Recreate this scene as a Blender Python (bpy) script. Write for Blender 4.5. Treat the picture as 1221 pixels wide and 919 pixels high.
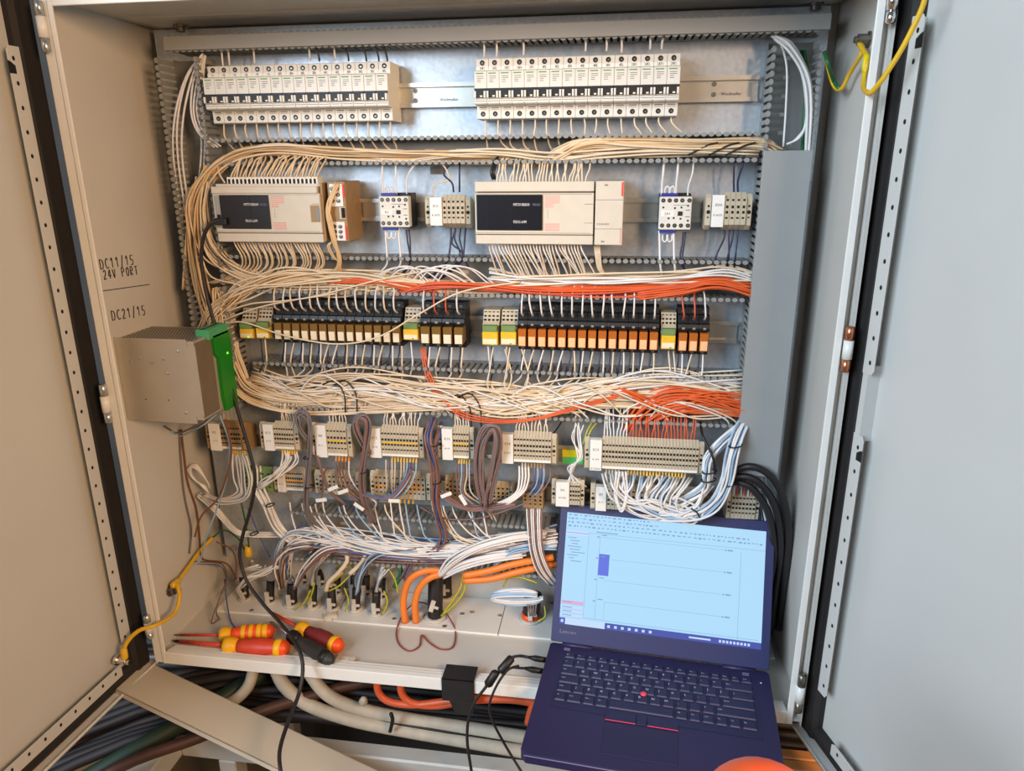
import bpy, math, random
from mathutils import Vector, Matrix
for _o in list(bpy.data.objects): bpy.data.objects.remove(_o)
SC = bpy.context.scene
COL = SC.collection
rnd = random.Random(11)

# ------------------------------------------------------------------ camera
IW, IH, FPX = 1221, 919, 858.62
CAM = Vector((.1391, -1.159, .2314))
YAW, PITCH, ROLL = .1472, .2978, -.0074
fwd = Vector((-math.sin(YAW)*math.cos(PITCH), math.cos(YAW)*math.cos(PITCH), -math.sin(PITCH)))
_r = Vector((math.cos(YAW), math.sin(YAW), 0)); _u = _r.cross(fwd)
rgt = _r*math.cos(ROLL) + _u*math.sin(ROLL); upv = _u*math.cos(ROLL) - _r*math.sin(ROLL)
cd = bpy.data.cameras.new('camera'); cam = bpy.data.objects.new('camera', cd); COL.objects.link(cam)
cd.sensor_fit = 'HORIZONTAL'; cd.sensor_width = 36; cd.lens = 36*FPX/IW; cd.clip_start = .02
cam.matrix_world = Matrix(((rgt.x, upv.x, -fwd.x, CAM.x), (rgt.y, upv.y, -fwd.y, CAM.y), (rgt.z, upv.z, -fwd.z, CAM.z), (0, 0, 0, 1)))
SC.camera = cam
SC.view_settings.view_transform = 'Standard'; SC.view_settings.look = 'None'
SC.view_settings.gamma = 1; SC.view_settings.use_curve_mapping = False
SC.view_settings.exposure = 0.0
# ------------------------------------------------------------------ light
wd = bpy.data.worlds.new('world'); SC.world = wd; wd.use_nodes = True
wd.node_tree.nodes['Background'].inputs[0].default_value = (.86, .92, 1, 1)
wd.node_tree.nodes['Background'].inputs[1].default_value = .15
def area(name, loc, target, size, energy, color, sy=None):
    l = bpy.data.lights.new(name, 'AREA'); l.energy = energy; l.color = color; l.size = size
    if sy: l.shape = 'RECTANGLE'; l.size_y = sy
    o = bpy.data.objects.new(name, l); COL.objects.link(o); o.location = loc
    o.rotation_euler = (Vector(target)-Vector(loc)).to_track_quat('-Z', 'Y').to_euler(); return o
area('window_daylight', (-1.6, -2.3, 1.0), (.25, 0, -.05), 1.5, 112, (.75, .88, 1))
area('warm_room_lamp', (1.1, -1.6, .52), (-.6, -.1, -.3), .5, 36, (1, .60, .31))

# ------------------------------------------------------------------ pixel -> place on a real plane
def ray(x, y): return fwd + rgt*((x-IW/2)/FPX) - upv*((y-IH/2)/FPX)
def A(x, y, Y): d = ray(x, y); return CAM + d*((Y-CAM.y)/d.y)
def AZ(x, y, Z): d = ray(x, y); return CAM + d*((Z-CAM.z)/d.z)
def AX(x, y, X): d = ray(x, y); return CAM + d*((X-CAM.x)/d.x)

# ------------------------------------------------------------------ materials
MATS = {}
def lin(c): c /= 255; return c/12.92 if c <= .04045 else ((c+.055)/1.055)**2.4
def mat(name, rgb, rough=.5, metal=0, var=.08, scale=60, bump=0, trans=0, emit=0, coat=0):
    m = bpy.data.materials.new(name); m.use_nodes = True; nt = m.node_tree; b = nt.nodes['Principled BSDF']
    c = tuple(lin(v) for v in rgb)
    b.inputs['Roughness'].default_value = rough; b.inputs['Metallic'].default_value = metal
    if coat: b.inputs['Coat Weight'].default_value = coat
    if trans: b.inputs['Transmission Weight'].default_value = trans
    if emit:
        b.inputs['Specular IOR Level'].default_value = .2
        b.inputs['Emission Color'].default_value = (*c, 1); b.inputs['Emission Strength'].default_value = emit
    if var:
        tc = nt.nodes.new('ShaderNodeTexCoord'); n = nt.nodes.new('ShaderNodeTexNoise'); n.inputs['Scale'].default_value = scale
        n.inputs['Detail'].default_value = 4; nt.links.new(tc.outputs['Object'], n.inputs['Vector'])
        r = nt.nodes.new('ShaderNodeValToRGB'); e = r.color_ramp.elements
        e[0].position = .3; e[1].position = .7
        e[0].color = (*[max(0, v*(1-var)) for v in c], 1); e[1].color = (*[min(1, v*(1+var)) for v in c], 1)
        nt.links.new(n.outputs['Fac'], r.inputs['Fac']); nt.links.new(r.outputs['Color'], b.inputs['Base Color'])
        if bump:
            bp = nt.nodes.new('ShaderNodeBump'); bp.inputs['Strength'].default_value = bump; bp.inputs['Distance'].default_value = .001
            nt.links.new(n.outputs['Fac'], bp.inputs['Height']); nt.links.new(bp.outputs['Normal'], b.inputs['Normal'])
    else: b.inputs['Base Color'].default_value = (*c, 1) if not emit else (.01, .01, .012, 1)
    MATS[name] = m; return m
mat('paint', (200, 198, 192), .38, 0, .03, 9)
mat('paint_door', (196, 197, 194), .42, 0, .03, 5)
mat('paint_pale', (226, 226, 222), .35, 0, .03, 20)  # paler cabinet paint; on lips and flanges the light they catch is painted in
mat('plate', (186, 196, 206), .36, .55, .10, 140, .15)
mat('zinc', (190, 192, 190), .3, .85, .06, 80)
mat('rail', (205, 205, 198), .28, .8, .05, 60)
mat('chrome', (215, 215, 215), .15, 1, 0)
mat('brass', (200, 132, 100), .3, .9, .05)
mat('duct', (136, 138, 136), .55, 0, .06, 40)
mat('duct_cover', (150, 153, 153), .5, 0, .03, 20)
mat('loose_cover', (196, 188, 172), .5, 0, .03, 12)
mat('breaker', (214, 214, 207), .45, 0, .03, 60)
mat('white_print', (230, 231, 228), .5, 0, .02, 50)
mat('black', (16, 16, 18), .5, 0, .1, 60)
mat('gasket', (34, 31, 30), .75, 0, .15, 30)
mat('dark_hole', (14, 12, 11), .8, 0, 0)  # near-black for flat patches that stand in for the shade inside holes
mat('screw', (120, 116, 108), .35, .8, .1, 200)
mat('ink', (70, 72, 74), .7, 0, 0)
mat('ink_green', (80, 150, 80), .7, 0, 0)
mat('ink_black', (26, 24, 24), .7, 0, 0)
mat('ink_red', (226, 70, 66), .6, 0, 0)
mat('plc', (204, 198, 184), .45, 0, .03, 50)
mat('plc_black', (24, 25, 32), .25, 0, .05, 50)
mat('terminal', (188, 178, 156), .5, 0, .06, 70)
mat('terminal_dark', (156, 128, 90), .55, 0, .06, 70)  # darker copy of terminal; on some blocks it carries their shade
mat('terminal_green', (108, 138, 84), .5, 0, .08, 70)
mat('yellow', (224, 182, 44), .45, 0, .08, 60)
mat('orange_bar', (236, 150, 40), .45, 0, .06, 60)
mat('pe_yellow', (232, 214, 20), .5, 0, .04, 60)
mat('pe_green', (96, 200, 110), .5, 0, .04, 60)
mat('blue_plastic', (44, 50, 140), .4, 0, .05, 60)
mat('relay_socket', (22, 23, 26), .45, 0, .1, 80)
mat('relay_brown', (120, 92, 44), .3, 0, .12, 60, coat=.3)
mat('relay_amber', (176, 98, 36), .28, 0, .12, 60, coat=.3)
mat('relay_tag', (228, 220, 196), .5, 0, .04, 60)
mat('relay_tag_orange', (240, 190, 140), .5, 0, .04, 60)
mat('lamp_green', (120, 255, 60), .4, 0, 0, emit=2.5)
mat('lamp_red', (255, 60, 40), .4, 0, 0, emit=2.0)
mat('psu', (178, 170, 156), .38, .35, .04, 30)
mat('psu_dark', (120, 104, 84), .5, .2, .08, 30)
mat('psu_green', (14, 128, 16), .45, 0, .08, 30)
mat('psu_terminal', (70, 160, 110), .45, 0, .06, 60)
mat('w_cream', (222, 206, 180), .42, 0, .05, 30)
mat('w_tan', (214, 184, 140), .42, 0, .06, 30)
mat('w_white', (224, 223, 222), .42, 0, .05, 30)
mat('w_orange', (216, 96, 46), .42, 0, .08, 30)
mat('w_red', (202, 90, 66), .42, 0, .08, 30)
mat('w_blue', (150, 180, 208), .42, 0, .08, 30)
mat('w_midblue', (70, 92, 150), .42, 0, .08, 30)
mat('w_navy', (28, 33, 68), .42, 0, .08, 30)
mat('w_grey', (112, 106, 108), .45, 0, .08, 30)
mat('w_mauve', (128, 96, 92), .45, 0, .08, 30)
mat('w_brown', (122, 78, 48), .45, 0, .08, 30)
mat('w_darkred', (142, 62, 58), .45, 0, .08, 30)
mat('w_black', (22, 21, 22), .42, 0, .08, 30)
mat('w_green', (30, 100, 56), .42, 0, .08, 30)
mat('w_yellow', (222, 178, 34), .42, 0, .06, 30)
mat('w_yg', (176, 178, 40), .42, 0, .2, 300)
mat('cable_orange', (232, 130, 50), .45, 0, .05, 30)
mat('cable_red', (196, 84, 44), .45, 0, .08, 30)
mat('cable_black', (30, 27, 28), .5, 0, .2, 14)
mat('cable_dark', (24, 19, 21), .65, 0, .3, 14)
mat('cable_green', (24, 46, 32), .6, 0, .3, 14)
mat('cable_copper', (66, 42, 32), .45, 0, .3, 14)
mat('hose', (176, 168, 152), .6, 0, .12, 40, .3)
mat('clip', (196, 192, 182), .5, 0, .05, 60)
mat('driver_red', (206, 66, 40), .42, 0, .08, 50)
mat('driver_orange', (242, 84, 24), .4, 0, .06, 50)
mat('driver_yellow', (242, 180, 20), .42, 0, .05, 50)
mat('driver_purple', (124, 40, 44), .45, 0, .08, 50)
mat('driver_black', (46, 45, 45), .55, 0, .12, 50)
mat('laptop', (34, 31, 72), .5, 0, .12, 300)  # blue lens haze over the black casing is mixed into this navy
mat('laptop_lid', (44, 48, 94), .5, 0, .08, 300)  # same blue haze put into the lid colour
mat('key', (31, 29, 68), .45, 0, .06, 100)  # keycap black, tinted by the haze as well
mat('key_print', (190, 190, 215), .6, 0, 0)
mat('track_red', (214, 70, 96), .5, 0, 0)
mat('logo_grey', (120, 120, 150), .5, 0, 0)
mat('scr_bg', (176, 220, 250), .4, 0, 0, emit=1.0)
mat('scr_pale', (196, 220, 250), .4, 0, 0, emit=1.0)
mat('scr_line', (128, 162, 204), .4, 0, 0, emit=1.0)
mat('scr_blue', (98, 116, 224), .4, 0, 0, emit=1.0)
mat('scr_bar', (74, 86, 172), .4, 0, 0, emit=1.0)
mat('scr_pink', (226, 170, 206), .4, 0, 0, emit=1.0)
mat('tape', (28, 27, 29), .6, 0, .15, 60)
mat('stand', (176, 178, 176), .5, .1, .08, 14)
mat('rubber_orange', (244, 96, 40), .45, 0, .03, 20)
mat('wood', (204, 142, 86), .6, 0, .25, 18)
mat('floor', (112, 88, 52), .85, 0, .35, 9, .4)
mat('wall', (60, 54, 50), .9, 0, .15, 5)

# ------------------------------------------------------------------ mesh builder
class MB:
    def __init__(s): s.v = []; s.f = []; s.m = []
    def add(s, vs, fs, mi=0, M=None):
        o = len(s.v)
        s.v += [tuple(M @ Vector(p)) if M else tuple(p) for p in vs]
        s.f += [tuple(i+o for i in f) for f in fs]; s.m += [mi]*len(fs); return s
    def box(s, x0, x1, y0, y1, z0, z1, mi=0, M=None):
        x0, x1 = min(x0, x1), max(x0, x1); y0, y1 = min(y0, y1), max(y0, y1); z0, z1 = min(z0, z1), max(z0, z1)
        return s.add([(x0,y0,z0),(x1,y0,z0),(x1,y1,z0),(x0,y1,z0),(x0,y0,z1),(x1,y0,z1),(x1,y1,z1),(x0,y1,z1)],
                     [(0,3,2,1),(4,5,6,7),(0,1,5,4),(1,2,6,5),(2,3,7,6),(3,0,4,7)], mi, M)
    def rbox(s, x0, x1, y0, y1, z0, z1, b=.001, mi=0, M=None):     # box with chamfered edges on all twelve edges
        xs, ys, zs = sorted((x0, x1)), sorted((y0, y1)), sorted((z0, z1)); vs = []
        idx = {}
        for ix in (0, 1):
            for iy in (0, 1):
                for iz in (0, 1):
                    for ax in range(3):
                        p = [xs[ix], ys[iy], zs[iz]]
                        for k in range(3):
                            if k != ax: p[k] += b if (ix, iy, iz)[k] == 0 else -b
                        idx[(ix, iy, iz, ax)] = len(vs); vs.append(p)
        fs = []
        for ax in range(3):
            a, c = [k for k in range(3) if k != ax]
            for sd in (0, 1):
                q = []
                for (i, j) in ((0,0),(1,0),(1,1),(0,1)):
                    k = [0,0,0]; k[ax] = sd; k[a] = i; k[c] = j; q.append(idx[(*k, ax)])
                fs.append(tuple(q))
        for ax in range(3):
            a, c = [k for k in range(3) if k != ax]
            for i in (0, 1):
                for j in (0, 1):
                    q = []
                    for (t, w) in ((0, a), (0, c), (1, c), (1, a)):
                        k = [0,0,0]; k[ax] = t; k[a] = i; k[c] = j; q.append(idx[(*k, w)])
                    fs.append(tuple(q))
        for ix in (0, 1):
            for iy in (0, 1):
                for iz in (0, 1): fs.append(tuple(idx[(ix,iy,iz,k)] for k in range(3)))
        return s.add(vs, fs, mi, M)
    def prism(s, poly, a, b, axis='x', mi=0, M=None):   # poly: (y,z) for x, (x,z) for y, (x,y) for z
        n = len(poly)
        def P(p, t): return {'x': (t, p[0], p[1]), 'y': (p[0], t, p[1]), 'z': (p[0], p[1], t)}[axis]
        vs = [P(p, a) for p in poly] + [P(p, b) for p in poly]
        fs = [tuple(range(n)), tuple(range(2*n-1, n-1, -1))] + [(i, i+n, (i+1) % n+n, (i+1) % n) for i in range(n)]
        return s.add(vs, fs, mi, M)
    def tube(s, pts, r, n=6, mi=0, cap=True):
        pts = [Vector(p) for p in pts]; N = len(pts); rs = r if isinstance(r, (list, tuple)) else [r]*N
        t = (pts[1]-pts[0]).normalized(); a = t.orthogonal().normalized(); vs = []
        for i, p in enumerate(pts):
            t = (pts[min(i+1, N-1)]-pts[max(i-1, 0)])
            if t.length < 1e-9: t = Vector((0, 0, 1))
            t.normalize(); a = a - t*a.dot(t)
            if a.length < 1e-6: a = t.orthogonal()
            a.normalize(); b = t.cross(a)
            for k in range(n):
                an = 2*math.pi*k/n; vs.append(p + (a*math.cos(an)+b*math.sin(an))*rs[i])
        fs = [(i*n+k, i*n+(k+1) % n, (i+1)*n+(k+1) % n, (i+1)*n+k) for i in range(N-1) for k in range(n)]
        if cap: fs += [tuple(range(n-1, -1, -1)), tuple((N-1)*n+k for k in range(n))]
        return s.add(vs, fs, mi)
    def cyl(s, p0, p1, r, n=12, mi=0): return s.tube([p0, p1], r, n, mi)
    def lathe(s, p0, p1, prof, n=14, mi=0):             # prof: (t along p0->p1 in metres, radius)
        d = (Vector(p1)-Vector(p0)).normalized()
        return s.tube([Vector(p0)+d*t for t, _ in prof], [max(r, 1e-4) for _, r in prof], n, mi)
    def quad(s, pts, mi=0): return s.add(pts, [tuple(range(len(pts)))], mi)
    def mesh(s, name, mats, off=None, smooth=False):
        me = bpy.data.meshes.new(name)
        vs = s.v if off is None else [(p[0]-off[0], p[1]-off[1], p[2]-off[2]) for p in s.v]
        me.from_pydata(vs, [], s.f)
        for m in (mats if isinstance(mats, (list, tuple)) else [mats]): me.materials.append(MATS[m])
        if any(s.m): me.polygons.foreach_set('material_index', s.m)
        if smooth: me.polygons.foreach_set('use_smooth', [True]*len(s.f))
        me.update(); return me
ROOT = {}; CH = {}
def build(mb, name, mats, parent=None, world=True, smooth=False, bevel=0):
    off = None
    if world:
        if parent is None:
            lo = [min(p[k] for p in mb.v) for k in range(3)]; hi = [max(p[k] for p in mb.v) for k in range(3)]
            off = Vector(((lo[0]+hi[0])/2, (lo[1]+hi[1])/2, lo[2]))
        else: off = ROOT[parent.name]
    o = bpy.data.objects.new(name, mb.mesh(name, mats, off, smooth)); COL.objects.link(o)
    if parent is not None: o.parent = parent; ROOT[o.name] = ROOT[parent.name]; CH.setdefault(parent.name, []).append(o)
    elif off is not None: o.location = off
    if parent is None: ROOT[o.name] = off if off is not None else Vector((0, 0, 0))
    if bevel:
        b = o.modifiers.new('bevel', 'BEVEL'); b.width = bevel; b.segments = 2; b.limit_method = 'ANGLE'
    return o
def tag(o, label=None, cat=None, group=None, kind=None):
    if label: o['label'] = label
    if cat: o['category'] = cat
    if group: o['group'] = group
    if kind: o['kind'] = kind
    return o
def thing(name, label, cat, loc=(0, 0, 0), group=None, rot=None):
    o = bpy.data.objects.new(name, None); COL.objects.link(o); o.location = loc; o.empty_display_size = .02
    if rot: o.rotation_euler = rot
    ROOT[o.name] = Vector(loc); return tag(o, label, cat, group)
def copy_tree(o, parent=None):
    c = o.copy(); COL.objects.link(c); c.parent = parent; ROOT[c.name] = Vector(c.location) if parent is None else ROOT[parent.name]
    if parent is not None: CH.setdefault(parent.name, []).append(c)
    for ch in list(CH.get(o.name, [])): copy_tree(ch, c)
    return c
ORD = 'first second third fourth fifth sixth seventh eighth ninth tenth eleventh twelfth thirteenth fourteenth fifteenth sixteenth'.split()

# lettering: flat glyph meshes, plane x (right) / z (up), facing -y
TXT = {}
def glyphs(s, size, mi='ink', align='CENTER'):
    k = (s, align)
    if k not in TXT:
        c = bpy.data.curves.new('lettering', 'FONT'); c.body = s; c.size = 1; c.align_x = align; c.align_y = 'CENTER'; c.resolution_u = 1
        o = bpy.data.objects.new('lettering', c); COL.objects.link(o); bpy.context.view_layer.update()
        me = bpy.data.meshes.new_from_object(o.evaluated_get(bpy.context.evaluated_depsgraph_get()))
        TXT[k] = ([tuple(v.co) for v in me.vertices], [tuple(p.vertices) for p in me.polygons])
        bpy.data.objects.remove(o); bpy.data.curves.remove(c); bpy.data.meshes.remove(me)
    return TXT[k]
GLYPHS = ['C01', '1002', 'Weidmuller', 'F1', 'F2', 'F3', 'F4', 'F5', 'F6', '2F3', '2F4', '2F5', '2F6', '4F1', '4F2', '5F1', '5F2', '9F1', '9F2', '1SF1', '1SF2', '1SF3', '1SF4', '1TF1', '4F3', '4F4', '4F5', '4F8', '27F1', '27F2', '2AF1',
          'IN', 'FX2N-8EX', 'K1', '2A1', 'XO', 'R 0079', 'X00', 'P 0073', 'X2', '+ 90', 'X11', 'A 97', 'X8', 'M 91', 'X12', 'A 90', 'X13', 'X14', 'A 90C', 'X15', 'A 100', 'DC230V', 'X9', 'A 95', 'X6', 'H 90K', 'X7', 'A 91', 'Lenovo']
GLYPHS_L = ['MITSUBISHI', 'MELSEC', 'FX3G-60M', 'Esc', 'Home', 'End', 'Ins', 'Del', '~', 'Bksp', 'Tab', 'Caps', 'Enter', 'Shift', 'Fn', 'Ctrl', 'Win', 'Alt', 'Prt', 'Pg', 'Up']+['F%d' % i for i in range(1, 13)]+list('1234567890-=QWERTYUIOP[]\\ASDFGHJKL;\'|ZXCVBNM,./')
def text_to(mb, s, M, size, mi=0, align='CENTER', sx=1):
    v, f = glyphs(s, size, align=align)
    mb.add([(p[0]*size*sx, 0, p[1]*size) for p in v], f, mi, M)
def T(x, y, z): return Matrix.Translation((x, y, z))
def lettering(parent, s, loc, size, m='ink', world=True, align='CENTER', sx=1):
    mb = MB(); text_to(mb, s, T(*loc), size, 0, align, sx); return build(mb, 'lettering', m, parent, world)

# splines and wires
def spline(P, k=6):
    P = [Vector(p) for p in P]
    if len(P) == 2: return P
    Q = [P[0]*2-P[1]] + P + [P[-1]*2-P[-2]]; out = []
    for i in range(1, len(Q)-2):
        a, b, c, d = Q[i-1], Q[i], Q[i+1], Q[i+2]
        for j in range(k):
            t = j/k
            out.append(.5*((2*b)+(c-a)*t+(2*a-5*b+4*c-d)*t*t+(3*b-a-3*c+d)*t**3))
    out.append(P[-1]); return out
CW = {'w_cream': 'cream', 'w_tan': 'cream', 'w_white': 'white', 'w_orange': 'orange', 'w_red': 'orange', 'w_navy': 'navy', 'w_black': 'black', 'w_blue': 'blue', 'w_midblue': 'blue',
      'w_grey': 'grey', 'w_mauve': 'mauve', 'w_darkred': 'red', 'w_brown': 'brown', 'w_green': 'green', 'w_yellow': 'yellow', 'w_yg': 'striped'}
def wn(name, m): return CW.get(m, 'plain')+'_wire' if name == 'wire' else name
def wl(label, m):
    if not label: return label
    w = label.split()
    if w[0] in CW.values() and m in CW: w[0] = CW[m]
    return ' '.join(w)
def W3(path): return [p if isinstance(p, Vector) else A(*p[:3]) for p in path]
def wire(path, m='w_cream', r=.0015, label=None, group=None, name='wire', cat='wire', n=5, k=6, jit=0, into=None):
    P = W3(path)
    if jit: P = [p+Vector((rnd.gauss(0, jit), rnd.gauss(0, jit*.6), rnd.gauss(0, jit))) for p in P]
    mb = into or MB(); mb.tube(spline(P, k), r, n)
    if into: return
    return tag(build(mb, wn(name, m), m, smooth=True), label, cat, group)
def bundle(path, n, spread, dep, m, label, group, r=.0016, jit=.25, stuff=0, fan0=1, fan1=1, smat=None, name='wire', slabel=None):
    P = W3(path); N = len(P); mb = MB()
    sw = [(p[3] if (not isinstance(p, Vector) and len(p) > 3) else 1) for p in path]
    for i in range(n+stuff):
        a = rnd.uniform(-1, 1); b = rnd.uniform(-1, 1); inner = i >= n
        if inner: b = abs(b)
        Q = []
        for j, p in enumerate(P):
            t = P[min(j+1, N-1)]-P[max(j-1, 0)]; q = Vector((-t.z, 0, t.x)); q.normalize()
            s = spread*sw[j]*(fan0 if j == 0 else 1)*(fan1 if j == N-1 else 1)
            Q.append(p + q*(s*(a+rnd.gauss(0, jit))) + Vector((0, dep*(b+rnd.gauss(0, jit*.5)), 0)) + t.normalized()*rnd.uniform(-.004, .004))
        if inner: mb.tube(spline(Q, 5), r, 5)
        else:
            mm = rnd.choice(m) if isinstance(m, (list, tuple)) else m
            w = MB(); w.tube(spline(Q, 6), r, 5); tag(build(w, wn(name, mm), mm, smooth=True), wl(label, mm), 'wire', group)
    if stuff:
        tag(build(mb, 'wire_bundle', smat or (m[0] if isinstance(m, (list, tuple)) else m), smooth=True), slabel, 'wires', None, 'stuff')

for _s in GLYPHS: glyphs(_s, 1)
for _s in GLYPHS_L: glyphs(_s, 1, align='LEFT')
# ================================================================== the room and what stands under the cabinet
b = MB(); b.box(-4, 4, -5.0, .12, -1.02, -1.0); tag(build(b, 'floor', 'floor'), 'rough brown floor under the cabinet stand', None, None, 'structure')
b = MB(); b.box(-2.2, 2.2, .08, .12, -1.0, 1.4); tag(build(b, 'wall_back', 'wall'), 'dark wall behind the cabinet', None, None, 'structure')

# ================================================================== cabinet shell
XL, XR, YF, YB, ZF, ZT = -.5996, .414, -.2195, .03, -.5725, .445
WL, WR = -.621, .4355
cab = thing('electrical_cabinet', 'open grey steel control cabinet with a galvanised mounting plate', 'cabinet', (-.09, .03, -.60))
b = MB(); b.box(WL-.002, WL, YF+.004, YB, -.585, ZT+.03); side_l = build(b, 'side_panel', 'paint', cab)
b = MB(); b.box(WR, WR+.002, YF+.004, YB, -.585, ZT+.03); side_r = build(b, 'side_panel', 'paint', cab)
b = MB(); b.box(WL, WR, YB, YB+.002, -.585, ZT+.03); build(b, 'back_panel', 'paint', cab)
b = MB(); b.box(WL, WR, YF+.004, YB, ZT, ZT+.03); top = build(b, 'top_panel', 'paint', cab)
pA = AZ(240, 15, ZT).y; pB = AZ(240, 35, ZT).y
b = MB(); b.box(WL+.03, WR-.015, pA, min(pB, YB), ZT-.004, ZT); build(b, 'stiffener_bar', 'paint', top)
for (x, y) in ((215, 30), (570, 27), (973, 4)):
    q = AZ(x, y, ZT-.004); b = MB(); b.lathe(q, q-Vector((0, 0, 1)), [(0, .011), (.003, .011), (.003, .007), (.009, .007), (.010, .004)], 12)
    build(b, 'bolt', 'screw', top)
b = MB(); b.box(WL, WR, YF+.004, YB, ZF-.004, ZF); floor_p = build(b, 'floor_panel', 'paint', cab)
# front frame: folded lips
def lip(parts, name='frame_lip'):
    b = MB()
    for p in parts: b.box(*p)
    return build(b, name, 'paint_pale', cab, bevel=.0012)
lip([(-.6065, XL, YF, YF+.003, -.5795, .50), (-.6225, -.608, YF+.002, YF+.006, -.5795, .50), (-.610, -.605, YF+.004, YF+.006, -.5795, .5), (-.6225, -.6205, YF+.002, -.19, -.5795, .5)])
lip([(XR, .4235, YF, YF+.003, -.5795, .50), (.4215, .4235, YF, -.195, -.5795, .50), (.4325, .4395, YF+.012, -.197, -.5795, .50), (.4235, .4325, YF+.016, -.2, -.5795, .5)])
ZLIP = A(194.7, 777.7, YF).z; zt = ZLIP
lip([(XL, XR, YF, -.208, -.5795, zt), (XL, XR, -.209, -.200, -.5795, zt-.002), (XL, XR, -.201, -.190, -.5795, zt-.005)])
lip([(XL, XR, YF, YF+.004, .432, .50), (XL, XR, YF, -.195, .485, .50)])  # out of view; low front strip added to shade the ceiling
# hinges (knuckle, pin ends)
def hinge(pt, pb, x, m1, m2):
    p0 = A(*pt, -.222); p1 = A(*pb, -.222); yy = -.222; x = (p0.x+p1.x)/2; z0, z1 = p1.z, p0.z; h = z1-z0
    g = MB(); g.cyl((x, yy, z0+h*.30), (x, yy, z1-h*.30), .0062, 12); o = build(g, 'hinge', m1, cab, smooth=True)
    g = MB(); g.lathe((x, yy, z0), (x, yy, z1), [(0, .002), (.003, .0055), (h*.29, .0058)], 12); build(g, 'pin', m2, o, smooth=True)
    g = MB(); g.lathe((x, yy, z1), (x, yy, z0), [(0, .003), (.001, .0055), (h*.29, .0058)], 12); build(g, 'pin', m2, o, smooth=True)
hinge((47, 0), (54, 64), -.628, 'paint_pale', 'zinc'); hinge((122, 458), (130, 505), -.628, 'paint_pale', 'zinc'); hinge((174, 733), (180, 762), -.628, 'paint_pale', 'zinc')
hinge((1067, -30), (1063, 30), .437, 'chrome', 'chrome'); hinge((1014, 389), (1008, 444), .437, 'paint_pale', 'brass'); hinge((957, 804), (951, 850), .437, 'paint_pale', 'screw')
# mounting plate
b = MB(); b.box(-.602, .418, 0, .003, -.50, .438); mplate = build(b, 'mounting_plate', 'plate', cab)
for (x, y) in ((-.585, .42), (.405, .30), (-.585, -.48), (.40, -.48)):
    b = MB(); b.lathe((x, 0, y), (x, -1, y), [(0, .007), (.004, .007), (.004, .004), (.008, .004)], 8); build(b, 'bolt', 'zinc', mplate)
b = MB(); q = A(522, 203, -.0005); b.box(q.x-.012, q.x+.012, -.001, 0, q.z-.006, q.z+.006); pl = build(b, 'plate_sticker', 'duct', mplate)
lettering(mplate, 'C01', (q.x, -.0014, q.z+.0025), .005, 'ink'); lettering(mplate, '1002', (q.x, -.0014, q.z-.0028), .005, 'ink')
# gland plates in the floor, with seams
gx = [WL+.03, -.36, -.05, .19, WR-.01]
gp = []
for i in range(4):
    b = MB(); b.box(gx[i]+.0008, gx[i+1]-.0008, -.078, YB-.002, ZF, ZF+.004); g = build(b, 'gland_plate', 'paint_pale', floor_p, bevel=.0006); gp.append(g)
for (x, y) in ((551, 732), (563, 730), (596, 734), (530, 747), (300, 728), (470, 738)):
    q = AZ(x, y, ZF+.004); b = MB(); b.lathe(q, q+Vector((0, 0, 1)), [(0, .004), (.0015, .004), (.002, .002)], 8); build(b, 'floor_screw', 'zinc', floor_p)
q = AZ(240, 755, ZF); 
# handwriting on the side wall, pen strokes
HW = {'D': [[(0, 0), (0, 1)], [(0, 1), (.5, .85), (.6, .4), (.45, .05), (0, 0)]], 'C': [[(.6, .9), (.3, 1), (.05, .6), (.1, .2), (.35, 0), (.65, .1)]],
      '1': [[(.1, .75), (.35, 1), (.35, 0)]], '/': [[(.1, -.15), (.5, 1.15)]], '5': [[(.6, 1), (.15, 1), (.1, .55), (.45, .55), (.6, .3), (.4, 0), (.05, .05)]],
      '2': [[(.05, .8), (.3, 1), (.55, .8), (.4, .45), (.05, 0), (.6, .05)]], '4': [[(.4, 0), (.4, 1), (.05, .35), (.65, .35)]], 'V': [[(0, 1), (.3, 0), (.6, 1)]],
      'P': [[(0, 0), (0, 1), (.45, .95), (.5, .6), (0, .5)]], 'O': [[(.3, 0), (.05, .3), (.1, .8), (.35, 1), (.6, .7), (.55, .2), (.3, 0)]],
      'R': [[(0, 0), (0, 1), (.45, .95), (.5, .6), (0, .5), (.55, 0)]], 'T': [[(0, 1), (.65, 1)], [(.32, 1), (.32, 0)]], ' ': []}
def handwrite(s, p0, p1, hpx):
    a = AX(*p0, WL); c = AX(*p1, WL); d = (c-a)/(len(s)-.25); up = AX(p0[0], p0[1]-hpx, WL)-a; up = Vector((0, 0, up.z)); b = MB()
    for i, ch in enumerate(s):
        for st in HW[ch]:
            b.tube(spline([a+d*(i+u*.9)+up*v+Vector((.0004, 0, 0)) for u, v in st], 4), .0008, 4)
    build(b, 'handwriting', 'ink_black', side_l)
handwrite('DC11/15', (120, 321), (160, 315), 12); handwrite('24V PORT', (124, 333), (165, 327), 11); handwrite('DC21/15', (134, 382), (174, 375), 12)
b = MB(); b.tube([AX(121, 347, WL+.0004), AX(150, 343, WL+.0004), AX(178, 339, WL+.0004)], .0008, 4); build(b, 'handwriting', 'ink_black', side_l)

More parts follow.
